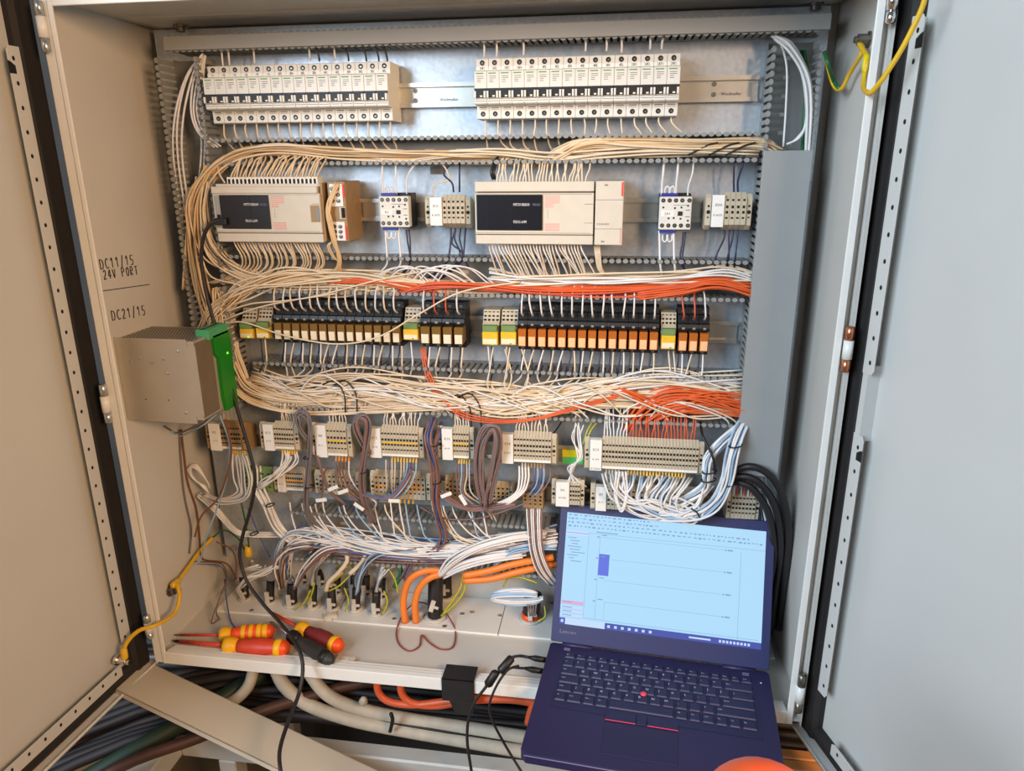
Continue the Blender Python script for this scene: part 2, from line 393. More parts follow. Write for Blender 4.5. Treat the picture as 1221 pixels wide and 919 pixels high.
# ================================================================== doors
def stuffp(o): o['kind'] = 'stuff'; return o
def door(name, label, org, ang, side, wid=.52):
    # local: u = +x along the door from the hinge, n = +y inward, z up
    u = Vector((math.cos(ang), math.sin(ang), 0)); n = Vector((-u.y, u.x, 0))*side
    M = Matrix(((u.x, n.x, 0, org[0]), (u.y, n.y, 0, org[1]), (0, 0, 1, -.602), (0, 0, 0, 1)))
    Ht = 1.12
    b = MB(); b.box(0, wid, -.0015, 0, 0, Ht); o = build(b, 'door', 'paint_door', cab, world=False)
    o['label'] = label; o.matrix_local = Matrix.Translation(-cab.location) @ M; ROOT[o.name] = Vector((0, 0, 0))
    def P(mb, nm, m, par=o, **k): return build(mb, nm, m, par, world=False, **k)
    b = MB(); b.box(0, wid, 0, .026, 0, .0018); b.box(0, wid, .024, .026, 0, .005); P(b, 'edge_flange', 'paint_pale')
    b = MB(); b.box(0, .0018, 0, .006, 0, Ht); P(b, 'edge_flange', 'paint_pale')
    b = MB(); b.box(wid-.0018, wid, 0, .026, 0, Ht); P(b, 'edge_flange', 'paint_pale')
    # rubber gasket: hinge side and bottom, rounded section
    b = MB(); sec = [(.004, 0), (.004, .010), (.010, .014), (.024, .013), (.034, .014), (.040, .008), (.041, 0)]
    b.prism(sec, .005, Ht-.01, 'z'); b.prism([(y, z) for z, y in [(.003, 0), (.003, .008), (.010, .012), (.018, .012), (.026, .008), (.027, 0)]], .03, wid-.01, 'x')
    P(b, 'gasket', 'gasket')
    return o, P
def strip_outline(L, w, notches):
    return [(0, 0), (w-.004, 0), (w, .006), (w, L-.006), (w-.004, L), (0, L)]
def perforated_strip(P, u0, u1, z0, z1, nh, vertical=True):
    w = u1-u0; L = z1-z0; b = MB()
    prof = [(p[0]+u0, p[1]+z0) for p in strip_outline(L, w, 0)]
    if not vertical: prof = [(c, a) for a, c in prof]
    b.prism(prof, .017, .0185, 'y')
    if vertical: b.box(u0, u0+.0015, 0, .018, z0, z1)
    else: b.box(z0, z1, 0, .018, u0, u0+.0015)
    s = P(b, 'perforated_strip', 'paint_door', bevel=.0006)
    b = MB()
    for i in range(nh):
        t = z0+L*(i+.5)/nh; c = (u0+u1)/2+.002
        if not vertical: c, t = t, c
        b.prism([(c+.0022*math.cos(k*.785), t+.003*math.sin(k*.785)) for k in range(8)], .0185, .0188, 'y')
    stuffp(P(b, 'holes', 'dark_hole'))
    b = MB(); c = (u0+u1)/2+.004
    if vertical: b.prism([(c-.003, z1-.034), (c+.008, z1-.034), (c+.008, z1-.018), (c+.003, z1-.02), (c-.003, z1-.024)], .0185, .0188, 'y'); P(b, 'hook_slot', 'dark_hole')
    return s
dl, P = door('cabinet_door', 'opened cabinet door with perforated strip, beside the handwritten note wall', (-.663, -.187), math.radians(-93.5), 1)
perforated_strip(P, .044, .065, .075, .985, 30)
perforated_strip(P, .029, .050, .075, .50, 15, False)
dr, P = door('cabinet_door', 'opened cabinet door with perforated strip, beside the laptop', (.453, -.186), math.radians(-73), -1)
perforated_strip(P, .043, .064, .58, .985, 13)
perforated_strip(P, .043, .064, .10, .50, 12)
b = MB(); b.box(.043, .053, .0, .017, .49, .59); P(b, 'strip_bridge', 'paint_door')
perforated_strip(P, .029, .050, .09, .46, 12, False)

# ================================================================== wiring trunking
def finger_comb(axis, plane, t0, t1, y0=-.013, y1=-.060, pitch=.0102, flip=1, skip=None):
    b = MB(); n = int((t1-t0)/pitch); th = .0016
    for i in range(n):
        t = t0+(i+.5)*pitch
        if skip and skip(t): continue
        w, h = .0031, .0043
        pr = [(t-w, y0), (t+w, y0), (t+w, y1+.009), (t+h, y1+.006), (t+h, y1+.0012), (t+h-.0012, y1), (t-h+.0012, y1), (t-h, y1+.0012), (t-h, y1+.006), (t-w, y1+.009)]
        if axis == 'x':
            b.prism(pr, plane-th/2, plane+th/2, 'z')
            b.prism([(t+.0041*math.cos(k*math.pi/4), plane+.0033*math.sin(k*math.pi/4)) for k in range(8)], y1-.001, y1+.0014, 'y')
        else:
            b.add([(plane-th/2, p[1], p[0]) for p in pr]+[(plane+th/2, p[1], p[0]) for p in pr],
                  [tuple(range(10)), tuple(range(19, 9, -1))]+[(k, k+10, (k+1) % 10+10, (k+1) % 10) for k in range(10)])
            b.prism([(plane+.0033*math.cos(k*math.pi/4), t+.0041*math.sin(k*math.pi/4)) for k in range(8)], y1-.001, y1+.0014, 'y')
    return b
def duct_h(label, zlo, zhi, x0, x1, cover=None, yt=-.060, lower=True):
    o = thing('wiring_duct', label, 'trunking', ((x0+x1)/2, 0, zlo))
    b = MB(); b.box(x0, x1, -.002, -.0004, zlo, zhi); b.box(x0, x1, -.014, -.0004, zhi-.0008, zhi+.0008); b.box(x0, x1, -.014, -.0004, zlo-.0008, zlo+.0008); d = build(b, 'channel', 'duct', o)
    m = MB(); k = int((x1-x0)/.05)
    for i in range(k): m.box(x0+.02+i*.05, x0+.035+i*.05, -.0024, -.002, (zlo+zhi)/2-.003, (zlo+zhi)/2+.003)
    stuffp(build(m, 'base_slots', 'clip', d))
    stuffp(build(finger_comb('x', zhi, x0, x1, y1=yt), 'finger_comb', 'duct', o))
    if lower: stuffp(build(finger_comb('x', zlo, x0, x1, y1=yt), 'finger_comb', 'duct', o))
    if cover:
        c = MB(); c.box(cover[0], cover[1], -.066, -.0645, cover[2], cover[3]); c.box(cover[0], cover[1], -.0645, -.058, cover[3]-.0012, cover[3]); c.box(cover[0], cover[1], -.0645, -.058, cover[2], cover[2]+.0012)
        build(c, 'duct_cover', 'duct_cover', o, bevel=.0006)
    return o
def duct_v(label, x0, x1, z0, z1, cover=None):
    o = thing('wiring_duct', label, 'trunking', ((x0+x1)/2, 0, z0))
    b = MB(); b.box(x0, x1, -.002, -.0004, z0, z1); b.box(x0-.0008, x0+.0008, -.014, -.0004, z0, z1); b.box(x1-.0008, x1+.0008, -.014, -.0004, z0, z1); d = build(b, 'channel', 'duct', o)
    m = MB()
    for i in range(int((z1-z0)/.025)): m.box((x0+x1)/2-.004, (x0+x1)/2+.004, -.0024, -.002, z0+.01+i*.025, z0+.015+i*.025)
    stuffp(build(m, 'base_slots', 'clip', d))
    stuffp(build(finger_comb('z', x0, z0, z1), 'finger_comb', 'duct', o)); stuffp(build(finger_comb('z', x1, z0, z1), 'finger_comb', 'duct', o))
    if cover:
        c = MB(); c.box(cover[0], cover[1], -.0672, -.0655, cover[2], cover[3]); c.box(cover[0], cover[0]+.0012, -.0655, -.058, cover[2], cover[3]); c.box(cover[1]-.0012, cover[1], -.0655, -.058, cover[2], cover[3])
        build(c, 'duct_cover', 'duct_cover', o, bevel=.0006)
    return o
DX0, DX1 = -.488, .328
ZaU, ZaL, ZbU, ZbL, ZcU, ZcL, ZdU, ZdL = .270, .235, .0915, .036, -.0865, -.1634, -.363, -.457
duct_h('covered grey trunking along the top above the breakers', .399, .417, -.545, .402, (-.547, .404, .3985, .4175), lower=True)
duct_h('open grey trunking between the breakers and the controllers', ZaL, ZaU, DX0, DX1)
duct_h('open grey trunking between the controllers and the relays', ZbL, ZbU, DX0, DX1)
duct_h('open grey trunking between the relays and the terminal blocks', ZcL, ZcU, DX0+.02, DX1)
duct_h('open grey trunking below the lower terminal blocks', ZdL, ZdU, -.43, .045)
duct_v('open upright trunking beside the handwritten note wall', -.566, -.502, -.17, .392)
duct_v('upright trunking partly closed by a long grey cover', .336, .397, -.24, .392, (.334, .399, -.243, .247))

# ================================================================== rails
def rail(label, z, x0, x1, y=-.004):
    p = [(y, z-.0125), (y, z+.0125), (y-.0065, z+.0125), (y-.0065, z+.0175), (y-.0075, z+.0175), (y-.0075, z+.0115), (y-.001, z+.0115),
         (y-.001, z-.0115), (y-.0075, z-.0115), (y-.0075, z-.0175), (y-.0065, z-.0175), (y-.0065, z-.0125)]
    o = thing('mounting_rail', label, 'rail', ((x0+x1)/2, 0, z-.0175))
    b = MB(); b.prism(p, x0, x1, 'x'); build(b, 'rail_profile', 'rail', o)
    return o
r1 = rail('shiny steel rail carrying the two breaker banks', .333, DX0, DX1, -.006)
for x in (495, 851):
    for z in (.34, .326):
        q = A(x, 110, -.008); b = MB(); b.lathe((q.x, -.007, z), (q.x, -1, z), [(0, .0035), (.0015, .0035), (.0015, .0015), (.0017, .001)], 10); build(b, 'rail_screw', 'screw', r1)
q = A(872, 110, -.008); lettering(r1, 'Weidmuller', (q.x, -.0076, .3265), .006, 'ink_black'); q = A(535, 118, -.008); lettering(r1, 'Weidmuller', (q.x, -.0076, .3265), .006, 'ink')
rail('steel rail carrying the controllers and contactors', .163, DX0, DX1, -.006)
rail('steel rail carrying the two rows of relays', -.024, DX0, DX1, -.006)
r4 = rail('raised steel rail carrying the labelled terminal blocks', -.236, -.50, .21, -.030)
for k in range(4):
    b = MB(); x = -.47+k*.21; b.box(x-.008, x+.008, -.0305, 0, -.244, -.228); build(b, 'standoff', 'zinc', r4)
rail('steel rail low on the plate carrying the lower terminal blocks', -.325, -.47, .32, -.004)
q0 = A(671, 532, -.036); q1 = A(696, 532, -.036)
rw = MB(); rw.box(q0.x, q1.x, -.041, -.038, -.237, -.2245); pe = build(rw, 'earth_marker', 'pe_yellow', r4)
rw = MB(); rw.box(q0.x, q1.x, -.041, -.038, -.2495, -.237); build(rw, 'earth_marker', 'pe_green', r4)

# ================================================================== breakers
def make_breaker():
    o = thing('circuit_breaker', '', 'circuit breaker')
    P = lambda mb, nm, m, par=None, **k: build(mb, nm, m, par or o, world=False, **k)
    w = .0088; zc = .0035
    prof = [(-.006, zc-.0415), (-.050, zc-.0415), (-.051, zc-.0405), (-.051, zc-.0235), (-.066, zc-.0225), (-.068, zc-.021), (-.068, zc+.0215), (-.066, zc+.0225), (-.051, zc+.0235), (-.051, zc+.0395), (-.050, zc+.0405), (-.006, zc+.0405)]
    b = MB(); b.prism(prof, -w, w, 'x'); P(b, 'body', 'breaker', bevel=.0005)
    b = MB(); b.box(-w, w, -.0525, -.051, zc+.0245, zc+.0295); P(b, 'marker_strip', 'white_print')
    b = MB(); b.box(-w, w, -.0700, -.068, zc-.0045, zc-.0010); b.box(-.0055, .0045, -.0705, -.068, zc-.0135, zc-.0040); tg = P(b, 'toggle', 'black', bevel=.0004)
    b = MB(); b.box(-.0005, .0030, -.0709, -.0705, zc-.0126, zc-.0105); P(b, 'toggle_mark', 'relay_tag', tg)
    for (x, s) in ((-.0075, 1), (.0063, 1)):
        b = MB(); b.box(x-.0012, x+.0014, -.0725, -.068, zc-.0135, zc-.0048); P(b, 'toggle_guard', 'breaker')
    b = MB()
    for z in (-.0150, -.0178): b.box(-w+.001, w-.001, -.0682, -.068, zc+z-.0003, zc+z+.0003)
    for z in (.0150, .0125, .0100, .0075): b.box(-.005, .0005+.004*(z > .012), -.0682, -.068, zc+z-.0003, zc+z+.0003)
    b.box(-.0055, .0055, -.0512, -.051, zc-.0262, zc-.0252); b.box(-.0055, .0055, -.0512, -.051, zc-.0282, zc-.0278)
    stuffp(P(b, 'print_lines', 'ink'))
    b = MB(); b.box(-.0065, .0045, -.0682, -.068, zc+.0182, zc+.0196); P(b, 'brand_print', 'ink_green')
    for z in (.0345, -.0343):
        b = MB(); b.lathe((0, -.0508, zc+z), (0, -1, zc+z), [(0, .0036), (.0006, .0036), (.0007, .0026)], 10); s = P(b, 'terminal_screw', 'dark_hole')
        b = MB(); b.lathe((.0003, -.0512, zc+z-.0004), (.0003, -1, zc+z-.0004), [(0, .0021), (.0008, .0019)], 8); P(b, 'screw_head', 'screw', s)
    return o
proto = make_breaker(); first = True
LT = ['F1', 'F2', 'F3', 'F4', 'F5', 'F6', '2F3', '2F4', '2F5', '2F6', '4F1', '4F2', '5F1', '5F2', '9F1', '9F2']
RT = ['1SF1', '1SF2', '1SF3', '1SF4', '1TF1', '4F2', '4F3', '4F4', '4F5', '4F8', '4F1', '4F2', '27F1', '27F2', '2AF1', '27F2']
for bank, (x0, txt, wh) in enumerate(((-.481, LT, 'bank above the open controller'), (-.065, RT, 'bank above the closed controller'))):
    for i in range(16):
        o = proto if first else copy_tree(proto); first = False
        o.location = (x0+.018*i, 0, .333); ROOT[o.name] = Vector(o.location)
        o['label'] = '%s pale circuit breaker from the left in the %s' % (ORD[i], wh); o['group'] = 'breakers in the '+wh
        BR = o
        mb = MB(); text_to(mb, txt[i], T(0, -.0527, .0035+.0269), .0052, sx=.8); ROOT[o.name] = Vector((0, 0, 0)); build(mb, 'lettering', 'ink', o, world=False)

# ================================================================== programmable controllers
def rowpx(x0, x1, y0, y1, Y): p = A(x0, (y0+y1)/2, Y); q = A(x1, (y0+y1)/2, Y); m = (x0+x1)/2; return p.x, q.x, A(m, y1, Y).z, A(m, y0, Y).z
def controller(x0, label, opened):
    x1 = x0+.1743; zb, zt = .1179, .2076; Y = -.085
    o = thing('programmable_controller', label, 'controller', ((x0+x1)/2, 0, zb))
    prof = [(-.010, zb+.002), (-.072, zb+.002), (-.072, zb+.013), (Y, zb+.0145), (Y, zt-.0165), (-.072, zt-.015), (-.072, zt-.002), (-.010, zt-.002)]
    b = MB(); b.prism(prof, x0, x1, 'x'); build(b, 'body', 'plc', o, bevel=.001)
    b = MB(); b.rbox(x0, x1, -.083, -.0722, zb, zb+.0132, .0008); build(b, 'terminal_cover', 'plc', o)
    if opened:
        b = MB(); b.rbox(x0-.002, x1-.004, -.0835, -.0722, zt-.016, zt-.006, .0008); build(b, 'terminal_cover', 'plc', o)
        s = MB(); k = MB(); n = 22
        s.box(x0+.018, x1-.008, -.068, -.045, zt-.003, zt+.008); ts = build(s, 'terminal_strip', 'white_print', o)
        for i in range(n):
            xx = x0+.022+i*(x1-x0-.034)/(n-1); k.box(xx-.0020, xx+.0014, -.0685, -.068, zt-.0022, zt+.0050)
        stuffp(build(k, 'openings', 'dark_hole', ts))
    else:
        b = MB(); b.rbox(x0, x1, -.083, -.0722, zt-.0142, zt, .0008); build(b, 'terminal_cover', 'plc', o)
    f0 = x0+.003 if not opened else x0+.012
    f1 = x0+.1005 if not opened else x0+.0925
    b = MB(); b.rbox(f0, f1, Y-.0025, Y, zb+.0205, zt-.0185, .0007); fp = build(b, 'front_plate', 'plc_black', o)
    b = MB(); g = (f0+.0155, f0+.0505) if not opened else (f0+.05,)
    for gx_ in g: b.box(gx_-.0004, gx_+.0004, Y-.0026, Y-.0024, zb+.0205, zt-.0185)
    if not opened: b.box(f0, f0+.0155, Y-.0026, Y-.0024, zb+.045, zb+.0455)
    build(b, 'seams', 'dark_hole', fp)
    if opened:
        b = MB(); b.box(x0+.003, x0+.0115, Y-.001, Y, zb+.0215, zt-.0195); pt = build(b, 'port', 'duct_cover', o)
        b = MB(); b.box(x0+.005, x0+.0108, Y-.0014, Y-.001, zb+.03, zb+.042); build(b, 'socket', 'dark_hole', pt)
    tx = f0+.0545 if not opened else f0+.04
    lettering(fp, 'MITSUBISHI', (tx, Y-.0028, zt-.0325), .0056, 'white_print', align='LEFT', sx=.85)
    lettering(fp, 'MELSEC', (f1-.0145, Y-.0028, zt-.0325), .0044, 'logo_grey', align='LEFT', sx=.8)
    lettering(fp, 'FX3G-60M', (tx, Y-.0028, zb+.0325), .0058, 'white_print', align='LEFT', sx=.75)
    r = MB()
    for i in range(9):
        for j in range(6):
            if j < 6 and not (j > 3 and i > 4): r.box(f1+.004+i*.0024, f1+.0051+i*.0024, Y-.0003, Y, zt-.0215-j*.003, zt-.0203-j*.003)
        for j in range(4): r.box(f1+.004+i*.0024, f1+.0051+i*.0024, Y-.0003, Y, zb+.029-j*.003, zb+.0302-j*.003)
    stuffp(build(r, 'input_print', 'ink_red', o))
    r = MB()
    for j in range(4): r.box(f1+.0070, f1+.0082, Y-.0003, Y, zb+.038+j*.0035, zb+.0392+j*.0035)
    stuffp(build(r, 'status_print', 'ink_green', o))
    r = MB(); r.box(x0+.001, x1-.003, Y-.0003, Y, zt-.0182, zt-.0178); r.box(x0+.001, x1-.003, Y-.0003, Y, zb+.0164, zb+.0168); r.box(x1-.013, x1-.001, Y-.0003, Y, zt-.032, zt-.0315); r.box(x1-.013, x1-.001, Y-.0003, Y, zb+.031, zb+.0315)
    stuffp(build(r, 'seams', 'ink', o))
    if opened:
        b = MB(); b.box(x1-.016, x1-.0015, Y-.0004, Y, zb+.031, zb+.056); rc = build(b, 'connector_recess', 'terminal_dark', o)
        b = MB(); b.box(x1-.008, x1-.0015, Y-.0012, Y-.0004, zb+.034, zb+.052); build(b, 'connector', 'duct', rc)
        b = MB(); b.box(x1, x1+.0035, -.080, -.012, zb+.002, zt-.001); build(b, 'end_cap', 'terminal_dark', o)
    return o
controller(-.4877, 'beige controller with open upper terminals and a plugged black cable', True)
controller(-.0736, 'beige controller with closed terminal covers next to a narrow module', False)
# narrow extension module
x0 = A(709.5, 255, -.083).x; x1 = A(743, 255, -.083).x
o = thing('extension_module', 'narrow beige extension module with red print edge beside the controller', 'controller', ((x0+x1)/2, 0, .1175))
b = MB(); b.rbox(x0, x1, -.083, -.010, .1175, .2078, .001); build(b, 'body', 'plc', o)
b = MB(); b.box(x1-.0035, x1-.0008, -.0833, -.083, .187, .2062); build(b, 'red_print', 'ink_red', o)
b = MB()
for k in range(9): b.box(x1-.0035, x1-.002, -.0833, -.083, .121+k*.0024, .1222+k*.0024)
stuffp(build(b, 'red_marks', 'ink_red', o))
b = MB(); b.box(x0, x1-.001, -.0832, -.083, .1815, .182); b.box(x0, x1-.001, -.0832, -.083, .1405, .141); stuffp(build(b, 'seams', 'ink', o))
lettering(o, 'IN', ((x0+x1)/2-.005, -.0834, .202), .0045, 'ink'); lettering(o, 'IN', ((x0+x1)/2-.008, -.0834, .1225), .0045, 'ink'); lettering(o, 'FX2N-8EX', (x0+.012, -.0834, .1475), .004, 'logo_grey')
# adapter module with exposed connectors
x0 = A(391, 255, -.083).x; x1 = A(412, 255, -.083).x
o = thing('adapter_module', 'brown sided adapter module full of wires beside the open controller', 'controller', ((x0+x1)/2, 0, .121))
b = MB(); b.rbox(x0, x1, -.078, -.010, .119, .2085, .001); build(b, 'body', 'terminal_dark', o)
b = MB(); b.box(x0+.004, x1-.004, -.0795, -.078, .172, .205); f1_ = build(b, 'connector_plate', 'white_print', o)
b = MB(); b.box(x0+.004, x1-.004, -.0795, -.078, .121, .149); f2_ = build(b, 'connector_plate', 'white_print', o)
b = MB(); b.box(x1-.004, x1-.0015, -.0796, -.078, .185, .205); b.box(x1-.004, x1-.0015, -.0796, -.078, .123, .143); build(b, 'red_print', 'ink_red', o)
for z0, z1, pr in ((.176, .203, f1_), (.123, .146, f2_)):
    for c in (0, 1):
        for k in range(3):
            zz = z0+(k+.5)*(z1-z0)/3; xx = x0+.008+c*.009; b = MB(); b.lathe((xx, -.0795, zz), (xx, -1, zz), [(0, .0032), (.001, .0032), (.0012, .0018)], 8); build(b, 'terminal_screw', 'screw', pr)
b = MB(); b.box(x1-.011, x1-.001, -.0805, -.078, .153, .171); bp_ = build(b, 'latch', 'terminal', o); b = MB(); b.box(x1-.007, x1-.0015, -.0812, -.0805, .155, .170); build(b, 'latch_slot', 'dark_hole', bp_)

# ================================================================== contactors
def contactor(px, label, txt):
    x0, x1, zb, zt = rowpx(*px, -.06); w = x1-x0; h = zt-zb; Y = -.06
    o = thing('contactor', label, 'contactor', ((x0+x1)/2, 0, zb))
    b = MB(); b.rbox(x0+.0005, x1-.0005, -.045, -.012, zb-.002, zt+.004, .001); build(b, 'base', 'black', o)
    b = MB(); b.rbox(x0, x1, Y, -.045, zb, zt, .0012); build(b, 'body', 'breaker', o)
    for r_, z in enumerate((zt-.0052, zb+.0062)):
        for k in range(5):
            x = x0+w*(.11+.195*k)+(.001 if k == 4 else 0); c = MB(); c.lathe((x, Y+.0002, z), (x, -1, z), [(0, .0031), (.0006, .0031), (.0007, .0022)], 10); s = build(c, 'terminal_screw', 'dark_hole', o)
            c = MB(); c.lathe((x, Y-.0004, z), (x, -1, z), [(0, .0022), (.0006, .0020)], 8); build(c, 'screw_head', 'screw', s)
    b = MB(); b.box(x0+w*.58, x0+w*.72, Y-.001, Y, zb+h*.43, zb+h*.56); build(b, 'indicator', 'black', o)
    b = MB()
    for (u, v) in ((.12, .68), (.48, .66), (.68, .68), (.30, .35), (.46, .36), (.67, .34), (.88, .73), (.9, .28)): b.box(x0+w*u-.0013, x0+w*u+.0013, Y-.0003, Y, zb+h*v-.0013, zb+h*v+.0013)
    for (u, v) in ((.88, .6), (.88, .4)): b.box(x0+w*u-.003, x0+w*u+.003, Y-.0003, Y, zb+h*v-.0004, zb+h*v+.0004)
    b.box(x0+w*.42, x0+w*.84, Y-.0003, Y, zb+h*.745, zb+h*.755)
    stuffp(build(b, 'print', 'ink_black', o))
    b = MB(); b.box(x0+w*.06, x0+w*.46, Y-.0006, Y, zb+h*.41, zb+h*.57); t = build(b, 'name_tag', 'white_print', o)
    lettering(t, txt, (x0+w*.26, Y-.0009, zb+h*.49), .0055, 'ink')
    for z in (zt+.0008, zb-.0048):
        b = MB(); b.box(x0+.002, x0+w*.56, -.056, -.042, z, z+.004); build(b, 'ferrule_strip', 'blue_plastic', o)
        for k in range(2):      # white bridge loops
            xa = x0+w*(.16+.16*k); sg = 1 if z > zb else -1
            b = MB(); b.tube(spline([Vector((xa, -.050, z+.003*sg)), Vector((xa, -.052, z+.010*sg)), Vector((xa+.003, -.053, z+.0135*sg)), Vector((xa+.006, -.052, z+.010*sg)), Vector((xa+.006, -.050, z+.003*sg))], 4), .0013, 5)
            build(b, 'bridge_loop', 'w_white', o, smooth=True)
    return o
contactor((452.5, 487.5, 234, 271), 'small pale contactor between the adapter module and the X0 terminal block', 'K1')
contactor((786, 824.5, 234.5, 274), 'small pale contactor next to the X00 terminal block', '2A1')

# ================================================================== terminal blocks
def terminal_block(px, n, label, txt, Y=-.075, yb=-.032, m='terminal', jumper=None, label_w=.22, extra=None, clamp=True, markers=True, ferr=None):
    x0, x1, zb, zt = rowpx(*px, Y+.008); h = zt-zb; zc = (zb+zt)/2
    o = thing('terminal_block', label, 'terminal block', ((x0+x1)/2, 0, zb))
    cw = min(.0085, (x1-x0)*.13)
    a0 = x0+cw if clamp else x0; a1 = x1-cw if clamp else x1
    lw = label_w*(x1-x0) if txt else 0; t0 = a0+lw
    if clamp:
        for (c0, c1) in ((x0, a0), (a1, x1)):
            b = MB(); b.prism([(yb, zb+.002), (Y+.012, zb), (Y+.003, zb+.007), (Y+.003, zt-.008), (Y+.009, zt-.002), (yb, zt-.016)], c0, c1-.0004, 'x'); c = build(b, 'end_clamp', m, o, bevel=.0004)
            k = MB(); xm = (c0+c1)/2
            k.lathe((xm, Y+.0032, zc-.001), (xm, -1, zc-.001), [(0, .0028), (.0007, .0028), (.0008, .001)], 8); k.box(xm-.0014, xm+.0014, Y+.0026, Y+.0034, zc+.006, zc+.0088); k.box(xm-.0012, xm+.0012, Y+.0026, Y+.0034, zc-.0095, zc-.0075)
            stuffp(build(k, 'openings', 'dark_hole', c))
    p = (a1-t0)/n
    for i in range(n):
        b = MB(); b.prism([(yb, zb), (Y+.016, zb-.0005), (Y, zb+.008), (Y, zt-.009), (Y+.010, zt), (yb, zt-.016)], t0+i*p+.00022, t0+(i+1)*p-.00022, 'x')
        s = build(b, 'terminal', m, o)
        k = MB(); xm = t0+(i+.5)*p; hw = min(.0017, p*.32)
        for zz, hh in ((.30, .0014), (.12, .0020), (-.02, .0019), (-.17, .0012)):
            k.box(xm-hw, xm+hw, Y-.0003, Y+.0002, zc+h*zz-hh, zc+h*zz+hh)
        stuffp(build(k, 'openings', 'dark_hole', s))
    if jumper:
        b = MB(); b.box(t0+p*.3, a1-p*.3, Y-.0012, Y, zc+h*.035-.0012, zc+h*.035+.0012); build(b, 'jumper_bar', jumper, o)
    if markers:
        b = MB(); b.box(t0+.0005, a1-.0005, Y-.0006, Y, zb+.0085, zb+.0125); build(b, 'marker_strip', 'white_print', o)
    b = MB()
    b.box(t0, a1, Y+.006, Y+.0075, zt-.0045, zt-.0041); b.box(t0, a1, Y+.010, Y+.012, zt-.0022, zt-.0018)
    if txt:
        b2 = MB(); b2.rbox(a0+.0003, t0-.0003, Y-.0025, Y+.010, zb+.0045, zt-.0035, .0005); t = build(b2, 'label_plate', 'white_print', o)
        for j, s in enumerate(txt):
            lettering(t, s, ((a0+t0)/2, Y-.0028, zc+h*(.17-.27*j)), min(.0062, lw*.42) if j == 0 else min(.0045, lw*.3), 'ink')
    if ferr:
        for (i0, i1, mm) in ferr:
            for i in range(i0, i1):
                xm = t0+(i+.5)*p; c = MB(); c.tube([Vector((xm, Y+.014, zb+.002)), Vector((xm, Y+.010, zb-.006))], .0016, 6); build(c, 'ferrule', mm, o)
    return o, t0, p, a1, zb, zt
TB = {}
TB['X0'] = terminal_block((508, 562, 232, 272), 5, 'terminal block labelled X0 next to the first contactor', ['XO', 'R 0079'], -.062, -.012, label_w=.27, markers=False)
TB['X00'] = terminal_block((840.5, 896, 229, 274), 4, 'terminal block labelled X00 next to the covered trunking', ['X00', 'P 0073'], -.062, -.012, label_w=.27, markers=False)
TB['X10'] = terminal_block((248, 295, 501, 538), 8, 'shaded brown terminal block just below the power supply', ['X2', '+ 90'], m='terminal_dark', label_w=.28, ferr=[(2, 8, 'yellow')])  # brown body colour stands in for the shade on this block
TB['X11'] = terminal_block((312, 358, 502, 538), 8, 'terminal block labelled X11 with yellow ferrules underneath', ['X11', 'A 97'], label_w=.26, ferr=[(1, 8, 'yellow')])
TB['X8'] = terminal_block((373, 421, 503, 546), 6, 'terminal block with a yellow bridge and orange ferrules over brown wires', ['X8', 'M 91'], jumper='yellow', label_w=.28, ferr=[(1, 6, 'orange_bar')])
TB['X12'] = terminal_block((437, 506, 507, 547), 12, 'terminal block labelled X12 with a yellow bridge, twelve terminals wide', ['X12', 'A 90'], jumper='yellow', label_w=.20, ferr=[(2, 11, 'yellow')])
TB['X13'] = terminal_block((523, 566, 507, 549), 6, 'terminal block labelled X13 with a yellow bridge and white marker strip', ['X13', 'A 90'], jumper='yellow', label_w=.30, ferr=[(1, 6, 'yellow')])
TB['X14'] = terminal_block((593, 664, 514, 554), 12, 'terminal block labelled X14 next to the yellow green earth marker', ['X14', 'A 90C'], jumper='terminal', label_w=.2, ferr=[(2, 4, 'terminal'), (4, 10, 'terminal_dark')])
TB['X15'] = terminal_block((697, 839, 522, 564), 30, 'widest terminal block labelled X15 below the orange wires', ['X15', 'A 100', 'DC230V'], label_w=.105, ferr=[(1, 6, 'terminal'), (8, 27, 'yellow')])
# lower row
yl, bl = -.052, -.006
TB['L1'] = terminal_block((328, 369, 556, 587), 8, 'lower terminal block with an orange bridge behind the white wire fan', ['X9', 'A 95'], yl, bl, jumper='orange_bar', label_w=.24)
TB['LG'] = terminal_block((293, 327, 556, 588), 5, 'yellow green earth terminals behind the white wire bundle', None, yl, bl, m='terminal_green', clamp=False, markers=False)
TB['L2'] = terminal_block((377, 430, 560, 592), 8, 'lower terminal block behind the white cable tags', None, yl, bl, markers=False)
TB['X3'] = terminal_block((443, 514, 561, 597), 12, 'lower terminal block with orange bridge below block X12', None, yl, bl, jumper='orange_bar', markers=False, ferr=[(1, 9, 'yellow')])
TB['L4'] = terminal_block((532, 566, 565, 599), 5, 'lower terminal block in shade below block X13', None, yl, bl, m='terminal_dark', markers=False)  # shade is put into the darker body colour here
TB['L5'] = terminal_block((584, 612, 574, 604), 4, 'small lower terminal block behind the dark cable loop', None, yl, bl, markers=False)
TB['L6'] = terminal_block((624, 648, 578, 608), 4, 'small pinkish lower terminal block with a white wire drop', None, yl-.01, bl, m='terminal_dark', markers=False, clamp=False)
TB['X6'] = terminal_block((658, 697, 570, 604), 4, 'lower terminal block labelled X6 just above the laptop corner', ['X6', 'H 90K'], yl-.01, bl, label_w=.42, markers=False)
TB['X7'] = terminal_block((704, 838, 578, 612), 22, 'lower terminal block labelled X7 hidden behind looping white wires', ['X7', 'A 91'], yl-.01, bl, label_w=.10, markers=False)
TB['L8'] = terminal_block((866, 905, 584, 621), 7, 'lower terminal block under the black cables by the trunking cover', None, yl-.01, bl, markers=False)

